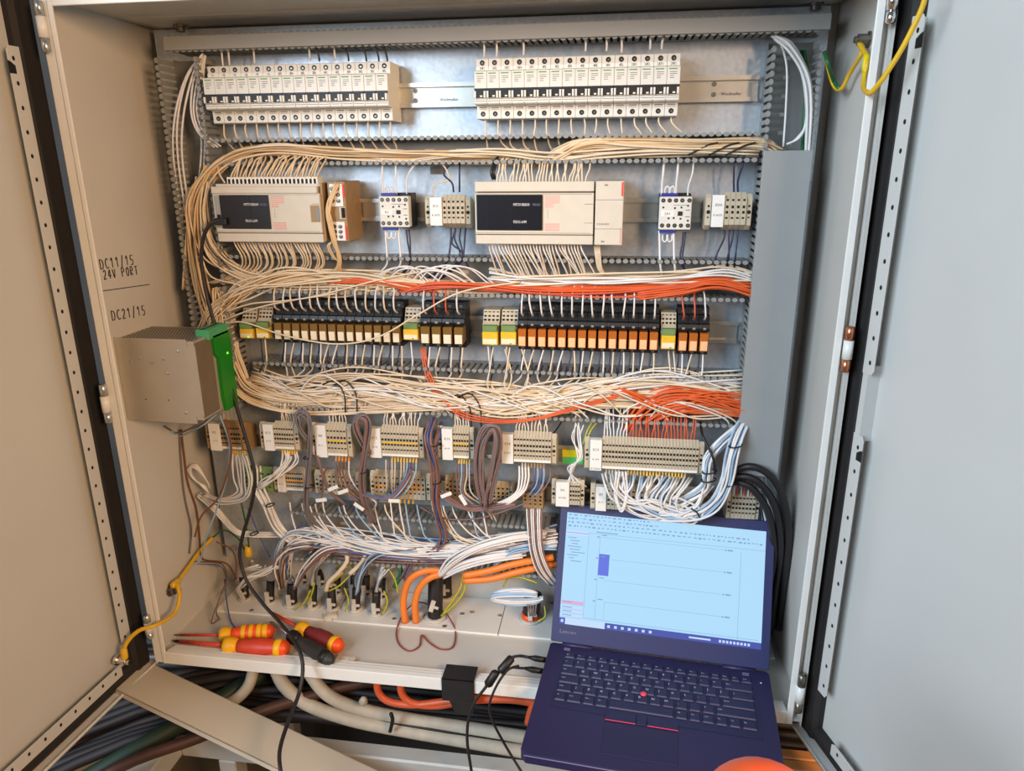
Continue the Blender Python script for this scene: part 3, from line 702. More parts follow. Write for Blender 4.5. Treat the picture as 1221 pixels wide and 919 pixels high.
# ================================================================== relays
def make_relay(kind):
    o = thing('relay', '', 'relay'); w = .0066
    P = lambda mb, nm, m, par=None, **k: build(mb, nm, m, par or o, world=False, **k)
    b = MB(); b.prism([(-.012, -.037), (-.050, -.037), (-.053, -.030), (-.040, -.029), (-.040, .0), (-.060, .001), (-.062, .006), (-.060, .012), (-.052, .013), (-.052, .024), (-.040, .025), (-.040, .034), (-.012, .034)], -w, w, 'x'); P(b, 'socket', 'relay_socket', bevel=.0004)
    b = MB(); b.rbox(-w+.0012, w-.0012, -.066, -.040, -.0285, -.0005, .0009); r = P(b, 'relay_case', 'relay_brown' if kind == 0 else 'relay_amber')
    b = MB(); b.box(-w+.0022, w-.0022, -.0668, -.066, -.0270, -.0125); P(b, 'relay_tag', 'relay_tag' if kind == 0 else 'relay_tag_orange', r)
    for z, y in ((.0285, -.0404), (.0185, -.0524), (-.0335, -.0514)):
        b = MB(); b.lathe((0, y, z), (0, -1, z), [(0, .0024), (.0008, .0024), (.0009, .0012)], 8); P(b, 'terminal_screw', 'screw')
    b = MB(); b.box(-.0018, .0018, -.0625, -.0615, .0045, .0075); P(b, 'socket_mark', 'duct')
    return o
protoL, protoR = make_relay(0), make_relay(1); fl = {0: True, 1: True}
def place_relays(xa, xb, y, n, kind, lab, grp):
    X0 = A(xa, y, -.06).x; X1 = A(xb, y, -.06).x
    for i in range(n):
        pr = (protoL, protoR)[kind]; o = pr if fl[kind] else copy_tree(pr); fl[kind] = False
        o.location = (X0+(i+.5)*(X1-X0)/n, 0, -.0145); o.scale = ((X1-X0)/n/.0136, 1, 1)
        o['label'] = lab % ORD[i]; o['group'] = grp
    return X0, X1
RX = [place_relays(327.5, 478.5, 390, 14, 0, '%s relay counting from left in the long brown relay row', 'long brown relay row'),
      place_relays(501, 554, 392, 4, 0, '%s relay counting from left in the short brown relay row', 'short brown relay row'),
      place_relays(617, 786, 395, 14, 1, '%s relay counting from left in the long amber relay row', 'long amber relay row'),
      place_relays(808, 846, 398, 3, 1, '%s relay counting from left in the short amber relay row', 'short amber relay row')]
def fuse_block(px, label, lit=False):
    x0, x1, zb, zt = rowpx(*px, -.064); Y = -.066
    o = thing('relay_module', label, 'relay module', ((x0+x1)/2, 0, zb)); w = x1-x0
    b = MB(); b.prism([(-.012, zb-.004), (-.05, zb-.004), (-.055, zb), (-.055, zt), (-.05, zt+.004), (-.042, zt+.021), (-.012, zt+.021)], x0, x1, 'x'); build(b, 'socket', 'terminal', o)
    b = MB(); b.rbox(x0+.0008, x1-.0008, Y, -.055, zb, zt-.010, .0008); build(b, 'module_case', 'yellow', o)
    b = MB(); b.rbox(x0+.0015, x1-.0015, Y, -.055, zt-.0098, zt, .0008); build(b, 'module_top', 'terminal_green', o)
    b = MB(); b.box(x0+.002, x1-.002, Y-.0005, Y, zb+.002, zb+(zt-zb)*.32); build(b, 'name_tag', 'relay_tag', o)
    k = MB()
    for c in range(4):
        for r_ in range(3):
            xx = x0+w*(c+.5)/4; zz = zt+.006+r_*.0055; yy = -.0495+.0031*r_; k.box(xx-w*.07, xx+w*.07, yy-.0006, yy+.002, zz-.0015, zz+.0015)
    stuffp(build(k, 'openings', 'dark_hole', o))
    b = MB(); q = (x0+w*.65, zb+.0015); b.box(q[0]-.0012, q[0]+.0012, Y-.0009, Y-.0004, q[1], q[1]+.002); build(b, 'indicator', 'lamp_green' if lit else 'ink_green', o)
fuse_block((285.5, 302, 385, 403), 'yellow relay module nearest the power supply, green light on', True)
fuse_block((305, 321, 384, 403), 'yellow relay module directly before the long brown relay row')
fuse_block((480.5, 499, 385, 405), 'yellow relay module between the two brown relay rows')
fuse_block((574.5, 594, 388, 411), 'yellow relay module standing first after the brown relay rows', True)
fuse_block((596.5, 616, 388, 411), 'yellow relay module directly before the long amber relay row')
fuse_block((788, 806, 392, 416), 'yellow relay module between the two amber relay rows')

# ================================================================== power supply on the side wall
Yp, Yq, Xr = -.186, -.090, -.490
zt_, zb_ = A(180, 406, Yp).z, A(190, 499, Yp).z
o = thing('power_supply', 'grey perforated power supply with green front on the side wall', 'power supply', (-.56, -.14, zb_))
b = MB(); b.box(WL+.0005, Xr, Yp+.0015, Yq, zb_, zt_); build(b, 'case', 'psu', o)
t2 = A(224, 405, Yp).x; t3 = A(219, 500, Yp).x; e0 = A(231, 415, Yp).x; e1 = A(238, 495, Yp).x; e0 = max(e0, e1-.004)
zA = A(225, 413, Yp).z; zB = A(230, 496, Yp).z
b = MB(); b.prism([(WL+.001, zb_-.004), (t2-.004, zb_-.006), (t2-.004, zB), (Xr+.002, zB), (Xr+.002, zA), (t2-.004, zA), (t2-.004, zt_+.003), (WL+.001, zt_+.003)], Yp, Yp+.0015, 'y'); sp = build(b, 'side_plate', 'psu', o)
for (x, y) in ((212, 419), (155, 431), (181, 432), (200, 445), (222, 492), (166, 427), (195, 428)):
    q = A(x, y, Yp); b = MB(); b.lathe((q.x, Yp, q.z), (q.x, -1, q.z), [(0, .0028), (.0008, .0026), (.0012, .0012)], 8); build(b, 'rivet', 'zinc', sp)
for (x, y) in ((174, 476), (201, 477)):
    q = A(x, y, Yp); b = MB(); b.lathe((q.x, Yp+.0003, q.z), (q.x, -1, q.z), [(0, .0014), (.0005, .0013)], 6); build(b, 'rivet_hole', 'dark_hole', sp)
b = MB()
for i in range(24):
    for j in range(15):
        x = WL+.006+i*.0052+(j % 2)*.0026; y = Yp+.006+j*.0058
        if x < Xr-.005: b.add([(x+.0016*math.cos(k*1.047), y+.0018*math.sin(k*1.047), zt_+.0004) for k in range(6)], [tuple(range(6))])
stuffp(build(b, 'perforations', 'dark_hole', o))
b = MB(); b.box(Xr, Xr+.002, Yp+.002, -.140, zb_+.004, zt_-.004); build(b, 'front_panel', 'psu_dark', o)
b = MB(); b.prism([(-.140, zt_-.002), (-.140, zt_-.030), (-.130, zt_-.040), (-.130, zb_+.02), (-.126, zb_-.004), (Yq, zb_-.004), (Yq, zt_-.002)], Xr, Xr+.006, 'x'); build(b, 'green_front', 'psu_green', o)
b = MB(); b.rbox(Xr-.016, Xr+.006, -.152, -.094, zt_-.006, zt_+.010, .001); tm = build(b, 'terminal_plug', 'psu_terminal', o)
k = MB()
for i in range(7): k.box(Xr-.010, Xr-.004, -.148+i*.0077, -.1435+i*.0077, zt_+.010, zt_+.0103)
stuffp(build(k, 'openings', 'dark_hole', tm))
b = MB(); q = (Xr+.0062, -.105, (zt_*.7+zb_*.3)); b.box(q[0], q[0]+.0006, q[1]-.0015, q[1]+.0015, q[2]-.0015, q[2]+.0015); build(b, 'indicator', 'lamp_green', o)

# ================================================================== wires: breakers and trunking a
TAIL = ', wires'
for bank, (x0, wh) in enumerate(((-.481, 'open'), (-.065, 'closed'))):
    for i in range(16):
        x = x0+.018*i; dx = rnd.uniform(.002, .007) if bank == 0 else (rnd.uniform(-.002, .004) if i < 12 else rnd.uniform(.006, .02))
        z0 = .296
        wire([Vector((x+.002, -.040, z0+.004)), Vector((x+.003, -.044, z0-.010)), Vector((x+.003+dx*.6, -.046, .274)), Vector((x+.004+dx*1.6, -.038, .258)), Vector((x+.006+dx*3+rnd.uniform(-.01, .02), -.030, .246))],
             'w_cream', .0013, 'cream wire dropping from the breaker bank above the %s controller' % wh, 'wires under the breakers over the %s controller' % wh, jit=.0006)
for (x, y) in ((266, 79), (274, 78), (304, 76), (370, 72), (400, 72)):
    wire([(x, y, -.042), (x-1, y-8, -.044), (x-2, y-20, -.045)], 'w_white', .0016, 'white wire feeding the breaker bank above the open controller from above', 'feeds of the breakers over the open controller')
for (x, y) in ((577, 68), (592, 68), (624, 66), (698, 61), (723, 61), (741, 63), (775, 59), (789, 59)):
    wire([(x, y, -.042), (x+.5, y-8, -.044), (x+(3 if x > 780 else 0), y-20, -.045)], 'w_white', .0017, 'white wire feeding the breaker bank above the closed controller from above', 'feeds of the breakers over the closed controller')
for x in (381, 416, 437, 452, 462): wire([(x, 73, -.042), (x-1, 66, -.044), (x-4, 56, -.045)], 'w_black', .0014, 'black wire feeding the breaker bank above the open controller', 'black feeds of the breakers over the open controller')
La, Ga = 'cream wire running along the uppermost open trunking', 'wires in the uppermost open trunking'
bundle([(226, 345, -.045), (229, 290, -.050), (236, 240, -.055), (252, 206, -.058), (285, 185, -.056), (335, 178, -.052), (400, 183, -.050), (470, 187, -.048), (560, 189, -.045), (640, 190, -.035)], 18, .0075, .010, ['w_cream', 'w_tan'], La, Ga, stuff=14, smat='w_tan', slabel='packed cream wires hidden under the uppermost trunking run')
bundle([(480, 190, -.035), (540, 182, -.050), (600, 181, -.052), (660, 188, -.048), (720, 183, -.05), (800, 178, -.05), (905, 180, -.045)], 8, .006, .010, 'w_cream', La, Ga, stuff=5, slabel='packed cream wires in the middle of the uppermost trunking')
bundle([(648, 196, -.040, .6), (668, 183, -.052), (700, 170, -.056), (760, 170, -.055), (830, 172, -.053), (905, 172, -.050), (930, 184, -.045)], 13, .007, .008, ['w_cream', 'w_tan'], La, Ga, stuff=10, slabel='packed cream wires at the covered end of the uppermost trunking')
for x in (850, 875, 895): wire([(x-30, 185, -.055), (x-8, 174, -.060), (x+6, 170, -.058)], 'w_black', .0014, 'dark wire lying across the uppermost trunking run', 'dark wires across the uppermost trunking')
# upright trunking on the note wall side
Lv, Gv = 'white wire hanging down the upright trunking beside the note wall', 'white wires in the upright trunking'
for off in (0, 5, 12): wire([(242-off*.1, 64, -.045), (222+off*.4, 92, -.05), (208+off*.8, 140, -.052), (207+off, 190, -.052), (216+off, 260, -.05), (230+off*.7, 330, -.048), (244+off*.3, 390, -.045)], 'w_white', .0017, Lv, Gv, jit=.0012)
for off in (0, 4, 8): wire([(243, 66, -.045), (230+off, 98, -.048), (226+off, 132, -.048), (236+off, 158, -.048), (256+off, 176, -.046)], 'w_white', .0016, Lv, Gv, jit=.001)
for off in (0, 5): wire([(244, 68, -.042), (236+off, 110, -.044), (240+off, 170, -.044), (236+off, 230, -.044)], 'w_white', .0015, Lv, Gv, jit=.001)
Lw, Gw = 'cream wire in the curved bundle beside the open controller', 'curved cream bundle beside the open controller'
bundle([(250, 200, -.056), (236, 240, -.060), (234, 290, -.058), (244, 345, -.055), (258, 390, -.050), (268, 440, -.045)], 12, .010, .010, ['w_cream', 'w_tan'], Lw, Gw, jit=.35)
bundle([(243, 215, -.058), (238, 255, -.060), (252, 300, -.058), (285, 325, -.052), (330, 338, -.048), (420, 342, -.045)], 14, .011, .010, 'w_cream', Lw, Gw, jit=.35)
wire([(238, 210, -.05), (220, 240, -.05), (219, 290, -.05), (232, 335, -.05), (244, 392, -.05)], 'w_cream', .0014, Lw, Gw)
wire([(286, 194, -.045), (262, 192, -.055), (261, 205, -.06), (268, 218, -.065)], 'w_cream', .0014, Lw, Gw)
# controller wires
for i in range(30):
    x = 275+i*103/29; d = rnd.uniform(3, 9)
    wire([(x, 215, -.066), (x+d*.2, 208, -.068), (x+d, 197, -.066), (x+d*1.3+2, 190, -.056), (x+d*1.3+rnd.uniform(-4, 16), 184, -.045)], ['w_cream', 'w_tan'][i % 2], .0013, 'cream wire rising from the open controller terminals', 'wires above the open controller')
for i in range(29):
    x = 279+i*99/28; d = rnd.uniform(5, 10)
    wire([(x, 288, -.066), (x+d*.4, 295, -.068), (x+d*1.1, 306, -.066), (x+d*1.0, 318, -.056), (x-6+rnd.uniform(-8, 2), 330, -.048), (x-34+rnd.uniform(-8, 4), 338, -.044)], ['w_cream', 'w_tan', 'w_cream'][i % 3], .0013, 'cream wire hanging from the open controller terminals', 'wires below the open controller')
for i in range(28):
    x = 592+i*106/27; d = rnd.uniform(-2, 6)
    wire([(x, 219, -.066), (x+d*.2, 211, -.066), (x+d*.9, 202, -.064), (x+d+1, 193, -.056), (x+d+rnd.uniform(0, 12), 186, -.045)], 'w_cream', .0012, 'cream wire rising from the closed controller', 'wires above the closed controller')
for i in range(30):
    x = 583+i*109/29; d = rnd.uniform(4, 12)
    wire([(x, 290, -.066), (x+d*.2, 298, -.068), (x+d*.9, 309, -.064), (x+d*1.6, 320, -.055), (x+d*2.4, 330, -.046), (x+d*3.5+10, 338, -.042)], ['w_cream', 'w_white'][i % 2], .0013, 'cream wire hanging from the closed controller', 'wires below the closed controller')
for k in range(4): wire([(709+k*1.8, 291, -.06), (710+k*1.8, 303, -.066), (713+k*1.5, 320, -.06), (720+k, 328, -.05)], 'w_cream', .0013, 'cream wire under the narrow extension module', 'wires below the extension module')
for k in range(9): wire([(398+rnd.uniform(0, 6), 225+rnd.uniform(-8, 8), -.082), (392+rnd.uniform(-2, 3), 242, -.086), (392+rnd.uniform(-2, 4), 262, -.086), (398+rnd.uniform(-1, 4), 290, -.080), (405+rnd.uniform(-2, 2), 310, -.070), (400+rnd.uniform(-6, 6), 326, -.055), (380+rnd.uniform(-10, 0), 336, -.045)], 'w_tan', .0013, 'tan wire gathered down the front of the adapter module', 'wires down the adapter module')
for k in range(2): wire([(404, 285, -.07), (391+k*2, 292, -.076), (396+k*2, 305, -.072), (404, 312, -.066)], 'w_tan', .0013, 'tan wire gathered down the front of the adapter module', 'wires down the adapter module')
# contactor wires
def seg(pts, m, r, lab, grp, jit=0): wire(pts, m, r, lab, grp, jit=jit)
for x in (456.5, 472.5):
    seg([(x, 233, -.05), (x-.3, 220, -.052), (x-.6, 205, -.055), (x-.8, 188, -.045)], 'w_white', .0016, 'white wire into the contactor beside the adapter module', 'white wires of the contactor beside the adapter module')
    seg([(x+3, 271, -.05), (x+3.5, 285, -.052), (x+5, 305, -.058), (x+3, 318, -.05), (x-16, 334, -.04)], 'w_white', .0016, 'white wire into the contactor beside the adapter module', 'white wires of the contactor beside the adapter module')
seg([(485, 231, -.05), (484.5, 215, -.052), (489, 204, -.054), (498, 192, -.05)], 'w_white', .0013, 'white wire into the contactor beside the adapter module', 'white wires of the contactor beside the adapter module')
for k in (0, 3): seg([(484.5+k, 274, -.05), (486+k, 288, -.053), (488.5+k*.2, 304, -.058), (487, 318, -.05), (476-k*2, 332, -.04)], 'w_navy', .0014, 'navy wire under the contactor beside the adapter module', 'navy wires of the contactor beside the adapter module')
for x in (790, 807):
    seg([(x-1, 233, -.05), (x-.5, 220, -.052), (x+1, 205, -.055), (x+2, 188, -.045)], 'w_white', .0018, 'white wire into the contactor beside block X00', 'white wires of the contactor beside block X00')
    seg([(x-4, 275, -.05), (x-3.5, 290, -.052), (x-3, 312, -.058), (x-1, 328, -.05)], 'w_white', .0018, 'white wire into the contactor beside block X00', 'white wires of the contactor beside block X00')
seg([(820, 233, -.05), (821, 222, -.052), (826, 205, -.055), (827, 188, -.045)], 'w_white', .0013, 'white wire into the contactor beside block X00', 'white wires of the contactor beside block X00')
for k in (0, 2.5): seg([(815+k, 277, -.05), (813+k, 292, -.052), (811+k, 310, -.058), (818, 326, -.05)], 'w_navy', .0014, 'navy wire under the contactor beside block X00', 'navy wires of the contactor beside block X00')
for (x, e) in ((548, 1), (541, -1)): seg([(x, 229, -.05), (x-2 if e < 0 else x, 218, -.052), (529 if e < 0 else x, 207, -.054), (538 if e < 0 else x, 195, -.05)], 'w_navy', .0014, 'navy wire rising from block X0', 'navy wires of block X0')
seg([(528, 196, -.05), (534, 206, -.055), (534, 215, -.052), (518, 220, -.056), (516, 235, -.05)], 'w_cream', .0012, 'thin cream wire curling above block X0', None)
for x, e in ((537.5, 536), (543, 548), (549, 551), (555, 553)): seg([(x, 272, -.05), (x-1 if x > 540 else x, 285, -.052), (e, 300, -.056), (e-3, 312, -.056), (e-18, 326, -.045), (e-28, 333, -.04)], 'w_navy', .0015, 'navy wire hanging from block X0', 'navy wires below block X0')
seg([(543, 273, -.05), (539, 290, -.054), (550, 300, -.056), (560, 320, -.05), (580, 334, -.04)], 'w_navy', .0014, 'navy wire hanging from block X0', 'navy wires below block X0')
for x in (875, 880): seg([(x, 230, -.05), (x, 215, -.052), (x+(1 if x < 878 else 6), 195, -.055), (x+8, 182, -.05)], 'w_navy', .0014, 'navy wire rising from block X00', 'navy wires of block X00')
for x, e in ((864, 854), (870, 869), (874, 868), (880, 877)): seg([(x, 274, -.05), (x-1, 285, -.052), (e, 305, -.058), (e-2, 322, -.05)], 'w_navy', .0014, 'navy wire hanging from block X00', 'navy wires below block X00')
for k in range(2): seg([(588+k*3, 214, -.06), (586+k*3, 205, -.062), (590+k*2, 194, -.055), (594, 186, -.05)], 'w_black', .0022, 'short black wire at the corner of the closed controller', 'black wires at the closed controller')

# ================================================================== wires: trunking b
Lb, Gb = 'cream wire running along the trunking above the relays', 'wires in the trunking above the relays'
bundle([(243, 400, -.050, .7), (258, 372, -.056), (290, 346, -.062), (345, 330, -.060), (420, 332, -.055), (480, 338, -.050), (560, 345, -.040)], 18, .0095, .010, ['w_cream', 'w_cream', 'w_tan'], Lb, Gb, jit=.55, stuff=14, slabel='packed cream wires at the note wall end above the relays')
bundle([(330, 338, -.04), (400, 346, -.045), (470, 338, -.05), (560, 345, -.045), (660, 340, -.045)], 9, .008, .008, 'w_cream', Lb, Gb, jit=.4, stuff=5, slabel='packed cream wires above the brown relays')
bundle([(585, 328, -.045), (640, 336, -.050), (720, 334, -.052), (800, 332, -.054), (860, 328, -.054), (900, 333, -.050)], 14, .009, .009, ['w_cream', 'w_white'], Lb, Gb, jit=.4, stuff=10, slabel='packed cream wires at the covered end above the relays')
for k in range(10):
    x = 470+rnd.uniform(0, 90); wire([(x-40, 344, -.045), (x-20, 322+rnd.uniform(-4, 6), -.06), (x+8, 320+rnd.uniform(-3, 6), -.06), (x+30, 336, -.05), (x+44, 346, -.045)], 'w_white', .0013, 'white wire looping out of the trunking above the relays', 'loops above the relays')
Lo, Go = 'orange wire in the bundle running above the relays', 'orange bundle above the relays'
bundle([(470, 352, -.045, .4), (510, 340, -.055, .5), (570, 341, -.058, .6), (640, 346, -.056, .8), (720, 349, -.054), (790, 345, -.056), (850, 337, -.058), (900, 344, -.052)], 17, .0065, .008, ['w_orange', 'w_red'], Lo, Go, jit=.35, stuff=6, slabel='packed orange wires above the relays')
bundle([(760, 350, -.058), (810, 344, -.062), (855, 338, -.064), (903, 348, -.058)], 12, .0065, .006, 'w_orange', Lo, Go, jit=.2)
for k in range(6): wire([(390+k*9, 338, -.06), (430+k*8, 332+k, -.062), (470+k*7, 342, -.058), (505+k*5, 352, -.05)], 'w_orange', .0013, 'orange wire mixed into the cream run above the brown relays', 'orange strands above the brown relays')
# long slack wires
wire([(262, 388, -.065), (290, 384, -.072), (340, 400, -.078), (400, 410, -.080), (450, 402, -.080), (500, 374, -.078), (550, 348, -.070), (620, 336, -.062)], 'w_cream', .0014, 'long slack cream wire sagging across the brown relays', None)
wire([(255, 386, -.06), (310, 366, -.068), (380, 352, -.068), (450, 334, -.064), (500, 324, -.06)], 'w_cream', .0014, 'slack cream wire rising past the yellow relay modules', None)
wire([(268, 372, -.064), (300, 362, -.07), (345, 358, -.07), (400, 350, -.066)], 'w_cream', .0014, 'short slack cream wire over the first yellow relay modules', None)
wire([(238, 300, -.064), (252, 330, -.066), (290, 345, -.066), (252, 384, -.066)], 'w_cream', .0014, 'cream wire bent back beside the black cable', None)
# relay wires: tops and bottoms
def relay_wires(X0, X1, n, mt, lab):
    p = (X1-X0)/n
    for i in range(n):
        x = X0+(i+.5)*p; dx = rnd.uniform(-.004, .001)
        wire([Vector((x, -.053, .004)), Vector((x-.0005, -.066, .012)), Vector((x+dx, -.066, .028)), Vector((x+dx*1.5, -.058, .042)), Vector((x+dx*2+rnd.uniform(-.01, .01), -.045, .055))], mt[i % len(mt)], .0014, 'wire entering the top of the %s' % lab, 'wires above the %s' % lab)
        d2 = rnd.uniform(-.003, .003)
        wire([Vector((x+.002, -.045, -.048)), Vector((x+.001+d2, -.050, -.062)), Vector((x-.001+d2*2, -.056, -.082)), Vector((x-.003+d2*2, -.048, -.098)), Vector((x-.008+rnd.uniform(-.016, .006), -.042, -.115))], ['w_white', 'w_cream'][i % 2], .0014, 'pale wire leaving the bottom of the %s' % lab, 'pale wires below the %s' % lab)
        wire([Vector((x-.003, -.040, -.048)), Vector((x-.003, -.044, -.064)), Vector((x-.004-d2, -.050, -.084)), Vector((x-.006, -.040, -.100))], 'w_navy', .0013, 'navy wire leaving the bottom of the %s' % lab, 'navy wires below the %s' % lab)
relay_wires(*RX[0], 14, ['w_cream', 'w_white'], 'long brown relay row')
relay_wires(*RX[1], 4, ['w_white', 'w_red', 'w_red', 'w_white'], 'short brown relay row')
relay_wires(*RX[2], 14, ['w_white'], 'long amber relay row')
relay_wires(*RX[3], 3, ['w_red', 'w_red', 'w_white'], 'short amber relay row')
for (x, y) in ((311, 404), (316, 404), (582, 413), (586, 413), (604, 413), (797, 418), (803, 418), (490, 408)):
    wire([(x, y, -.045), (x+1, y+12, -.05), (x+2, y+26, -.056), (x-1, y+40, -.046)], rnd.choice(['w_white', 'w_navy', 'w_cream']), .0014, 'wire hanging from a yellow relay module', 'wires below the yellow relay modules')
for (x, m_) in ((588, 'w_cream'), (608, 'w_cream')): wire([(x, 414, -.05), (x-4, 440, -.06), (x-6, 462, -.06), (x+10, 472, -.058), (x+22, 450, -.058), (x+14, 416, -.05)], m_, .0013, 'cream wire looping below the paired yellow relay modules', 'loops below the paired yellow relay modules')

# ================================================================== wires: trunking c
Lc, Gc = 'cream wire running along the trunking above the terminal blocks', 'wires in the trunking above the terminal blocks'
bundle([(266, 345, -.045, .7), (268, 400, -.050, .9), (278, 440, -.054), (302, 470, -.056), (360, 482, -.055), (440, 480, -.054), (540, 478, -.052), (640, 474, -.05), (760, 474, -.05), (893, 480, -.046)], 24, .0135, .012, ['w_cream', 'w_tan', 'w_cream'], Lc, Gc, jit=.24, stuff=46, smat='w_cream', slabel='packed cream wires deep in the trunking above the terminal blocks')
bundle([(300, 448, -.045), (360, 468, -.056), (440, 466, -.060), (520, 474, -.060), (600, 482, -.058), (690, 476, -.056), (780, 462, -.054), (890, 462, -.048)], 17, .013, .010, ['w_cream', 'w_white'], Lc, Gc, jit=.7, stuff=14, slabel='packed cream wires in the middle of the trunking above the blocks')
bundle([(560, 492, -.05), (640, 478, -.058), (720, 460, -.060), (800, 456, -.058), (890, 470, -.050)], 12, .010, .010, ['w_cream', 'w_white'], Lc, Gc, jit=.65, stuff=10, slabel='packed pale wires at the covered end above the widest block')
bundle([(340, 460, -.055), (420, 452, -.06), (500, 462, -.06), (600, 470, -.06), (700, 485, -.055)], 9, .012, .008, 'w_cream', Lc, Gc, jit=.6)
for k in range(22):
    x = 330+k*21+rnd.uniform(-8, 8); h = rnd.uniform(22, 44); w_ = rnd.uniform(70, 130); yb_ = 490+(x-330)*.03
    wire([(x, yb_+2, -.05), (x+w_*.15, yb_-h*.7, -.064), (x+w_*.4, yb_-h, -.069), (x+w_*.7, yb_-h*.72, -.069), (x+w_, yb_-4, -.060), (x+w_+8, yb_+6, -.05)] if k % 2 else [(x, yb_-44, -.045), (x+w_*.2, yb_-h*.95, -.066), (x+w_*.5, yb_-h*.55, -.070), (x+w_*.85, yb_-h*.15, -.067), (x+w_*1.3, yb_-6, -.055)], ['w_cream', 'w_white', 'w_cream'][k % 3], .0015, wl('cream wire arching across the run above the terminal blocks', ['w_cream', 'w_white', 'w_cream'][k % 3]), 'arching wires above the terminal blocks')
Ld, Gd = 'orange wire in the bundle above the widest terminal block', 'orange bundle above the widest terminal block'
bundle([(745, 512, -.045, .5), (764, 484, -.058), (800, 468, -.064), (845, 472, -.064), (896, 490, -.056)], 20, .009, .008, 'w_orange', Ld, Gd, jit=.3)
bundle([(770, 505, -.05), (800, 490, -.060), (840, 486, -.062), (896, 492, -.056)], 18, .008, .008, ['w_orange', 'w_orange', 'w_red'], Ld, Gd, jit=.3, stuff=8, slabel='packed orange wires above the widest terminal block')
bundle([(700, 456, -.03), (740, 466, -.062), (790, 480, -.064), (850, 470, -.064), (895, 476, -.056)], 10, .007, .006, 'w_orange', Ld, Gd, jit=.35)
for k in range(3): wire([(502+k*2, 414, -.045), (507+k*3, 445, -.058), (520+k*3, 470, -.064), (548, 490+k*3, -.068), (590, 500+k*2, -.070), (640, 498+k, -.070), (700, 480+k*2, -.066), (760, 466, -.06)], 'w_orange', .0013, 'orange wire sagging from the short brown relays to the widest block', 'sagging orange wires')
for (x, y) in ((398, 455), (412, 455), (560, 470), (548, 472)): wire([(x-14, y+4, -.062), (x, y-1, -.068), (x+12, y+14, -.070), (x+14, y+38, -.064), (x+14, y+60, -.05)], 'w_black', .0013, 'thin black wire curling over the cream run', 'thin black wires over the cream run')
# wires from trunking c into the upper terminal blocks
def drops(k, lab, mats, i0=0, i1=None, spread=.004):
    o, t0, p, a1, zb, zt = TB[k]; n = round((a1-t0)/p)
    for i in range(i0, i1 or n):
        x = t0+(i+.5)*p; d = rnd.uniform(-spread, spread)
        m = mats[i % len(mats)]
        wire([Vector((x, -.062, zt-.004)), Vector((x+d*.2, -.063, zt+.008)), Vector((x+d, -.062, (zt+ZcL)/2+.004)), Vector((x+d*1.3, -.058, ZcL+.004)), Vector((x+d*2, -.046, ZcL+.018))], m, .0012, 'wire dropping into %s' % lab, 'wires into %s' % lab)
drops('X10', 'the shaded brown terminal block', ['w_cream', 'w_tan'], 0, 4, .008); drops('X11', 'terminal block X11', ['w_cream'], 2, 8, .006); drops('X8', 'the terminal block over brown wires', ['w_cream', 'w_white'], 0, 6)
drops('X12', 'terminal block X12', ['w_cream', 'w_white'], 0, 12, .006); drops('X13', 'terminal block X13', ['w_cream', 'w_white'], 0, 6); drops('X14', 'terminal block X14', ['w_cream', 'w_white', 'w_cream'], 0, 11)
drops('X15', 'the pale end of terminal block X15', ['w_white'], 0, 8); drops('X15', 'the orange end of terminal block X15', ['w_red', 'w_orange'], 8, 29)
for k in range(6): wire([(686+k*1.5, 505, -.05), (684+k*2, 522, -.058), (689+k, 545, -.066), (684-k*1.5, 560, -.062), (674+k*5, 580, -.055)], 'w_white', .0012, 'white wire passing the earth marker down to block X6', 'white wires into block X6', jit=.0015)
for k in range(2): wire([(712-k*6, 503, -.05), (704-k*4, 514, -.060), (698-k*3, 530, -.066)], 'w_yg', .0014, 'yellow green wire beside the end of the widest block', 'yellow green wires at the widest block')
wire([(672, 498, -.05), (665, 510, -.04), (655, 522, -.03)], 'w_black', .0012, 'thin black wire behind the earth marker', None)

# ================================================================== wires: upper terminal blocks downward
def tx(k, i): o, t0, p, a1, zb, zt = TB[k]; return Vector((t0+(i+.5)*p, -.064, zb-.004))
def pxof(P): d = P-CAM; z = d.dot(fwd); return IW/2+FPX*d.dot(rgt)/z, IH/2-FPX*d.dot(upv)/z
for i in range(2, 8):
    a = pxof(tx('X10', i)); k = i-2
    wire([tx('X10', i), (a[0]+1+k*.8, a[1]+14, -.066), (a[0]+2+k*1.4, a[1]+34, -.07), (284+k*1.5, 586+k*2, -.07), (266, 594+k*1.2, -.06), (246-k, 588+k, -.05)], 'w_white', .0016, 'white wire looping under the shaded brown terminal block', 'white loops under the shaded block', jit=.0018)
for i in range(1, 8):
    a = pxof(tx('X11', i)); k = i-1
    wire([tx('X11', i), (a[0]-1, a[1]+10, -.068), (a[0]-7-k, a[1]+22, -.072), (a[0]-24-k*2, a[1]+32+k*1.2, -.07), (310-k*.5, 578+k, -.06)], 'w_white', .0016, 'white wire fanning out under terminal block X11', 'white fan under block X11', jit=.0022)
bundle([(306, 556, -.05), (308, 580, -.058), (318, 602, -.062), (330, 628, -.064), (352, 645, -.062), (380, 648, -.058), (410, 645, -.05)], 9, .006, .005, 'w_white', 'white wire in the tied bundle curving under block X11', 'tied white bundle under block X11', r=.0019, jit=.15)
bundle([(238, 590, -.045), (258, 608, -.05), (280, 632, -.052), (300, 637, -.05), (335, 637, -.045)], 8, .005, .005, 'w_white', 'white wire in the thick bundle leaving the side wall', 'thick white bundle at the side wall', r=.002, jit=.12)
for k in range(5): wire([(246+k, 580+k*2, -.05), (232-k*.6, 572-k, -.058), (224+k*1.2, 560-k*.6, -.06), (234+k, 554+k*2, -.06), (246+k*.6, 572+k, -.055), (250, 582, -.05)], 'w_white', .0016, 'white wire coiled against the side wall', 'white coil at the side wall')
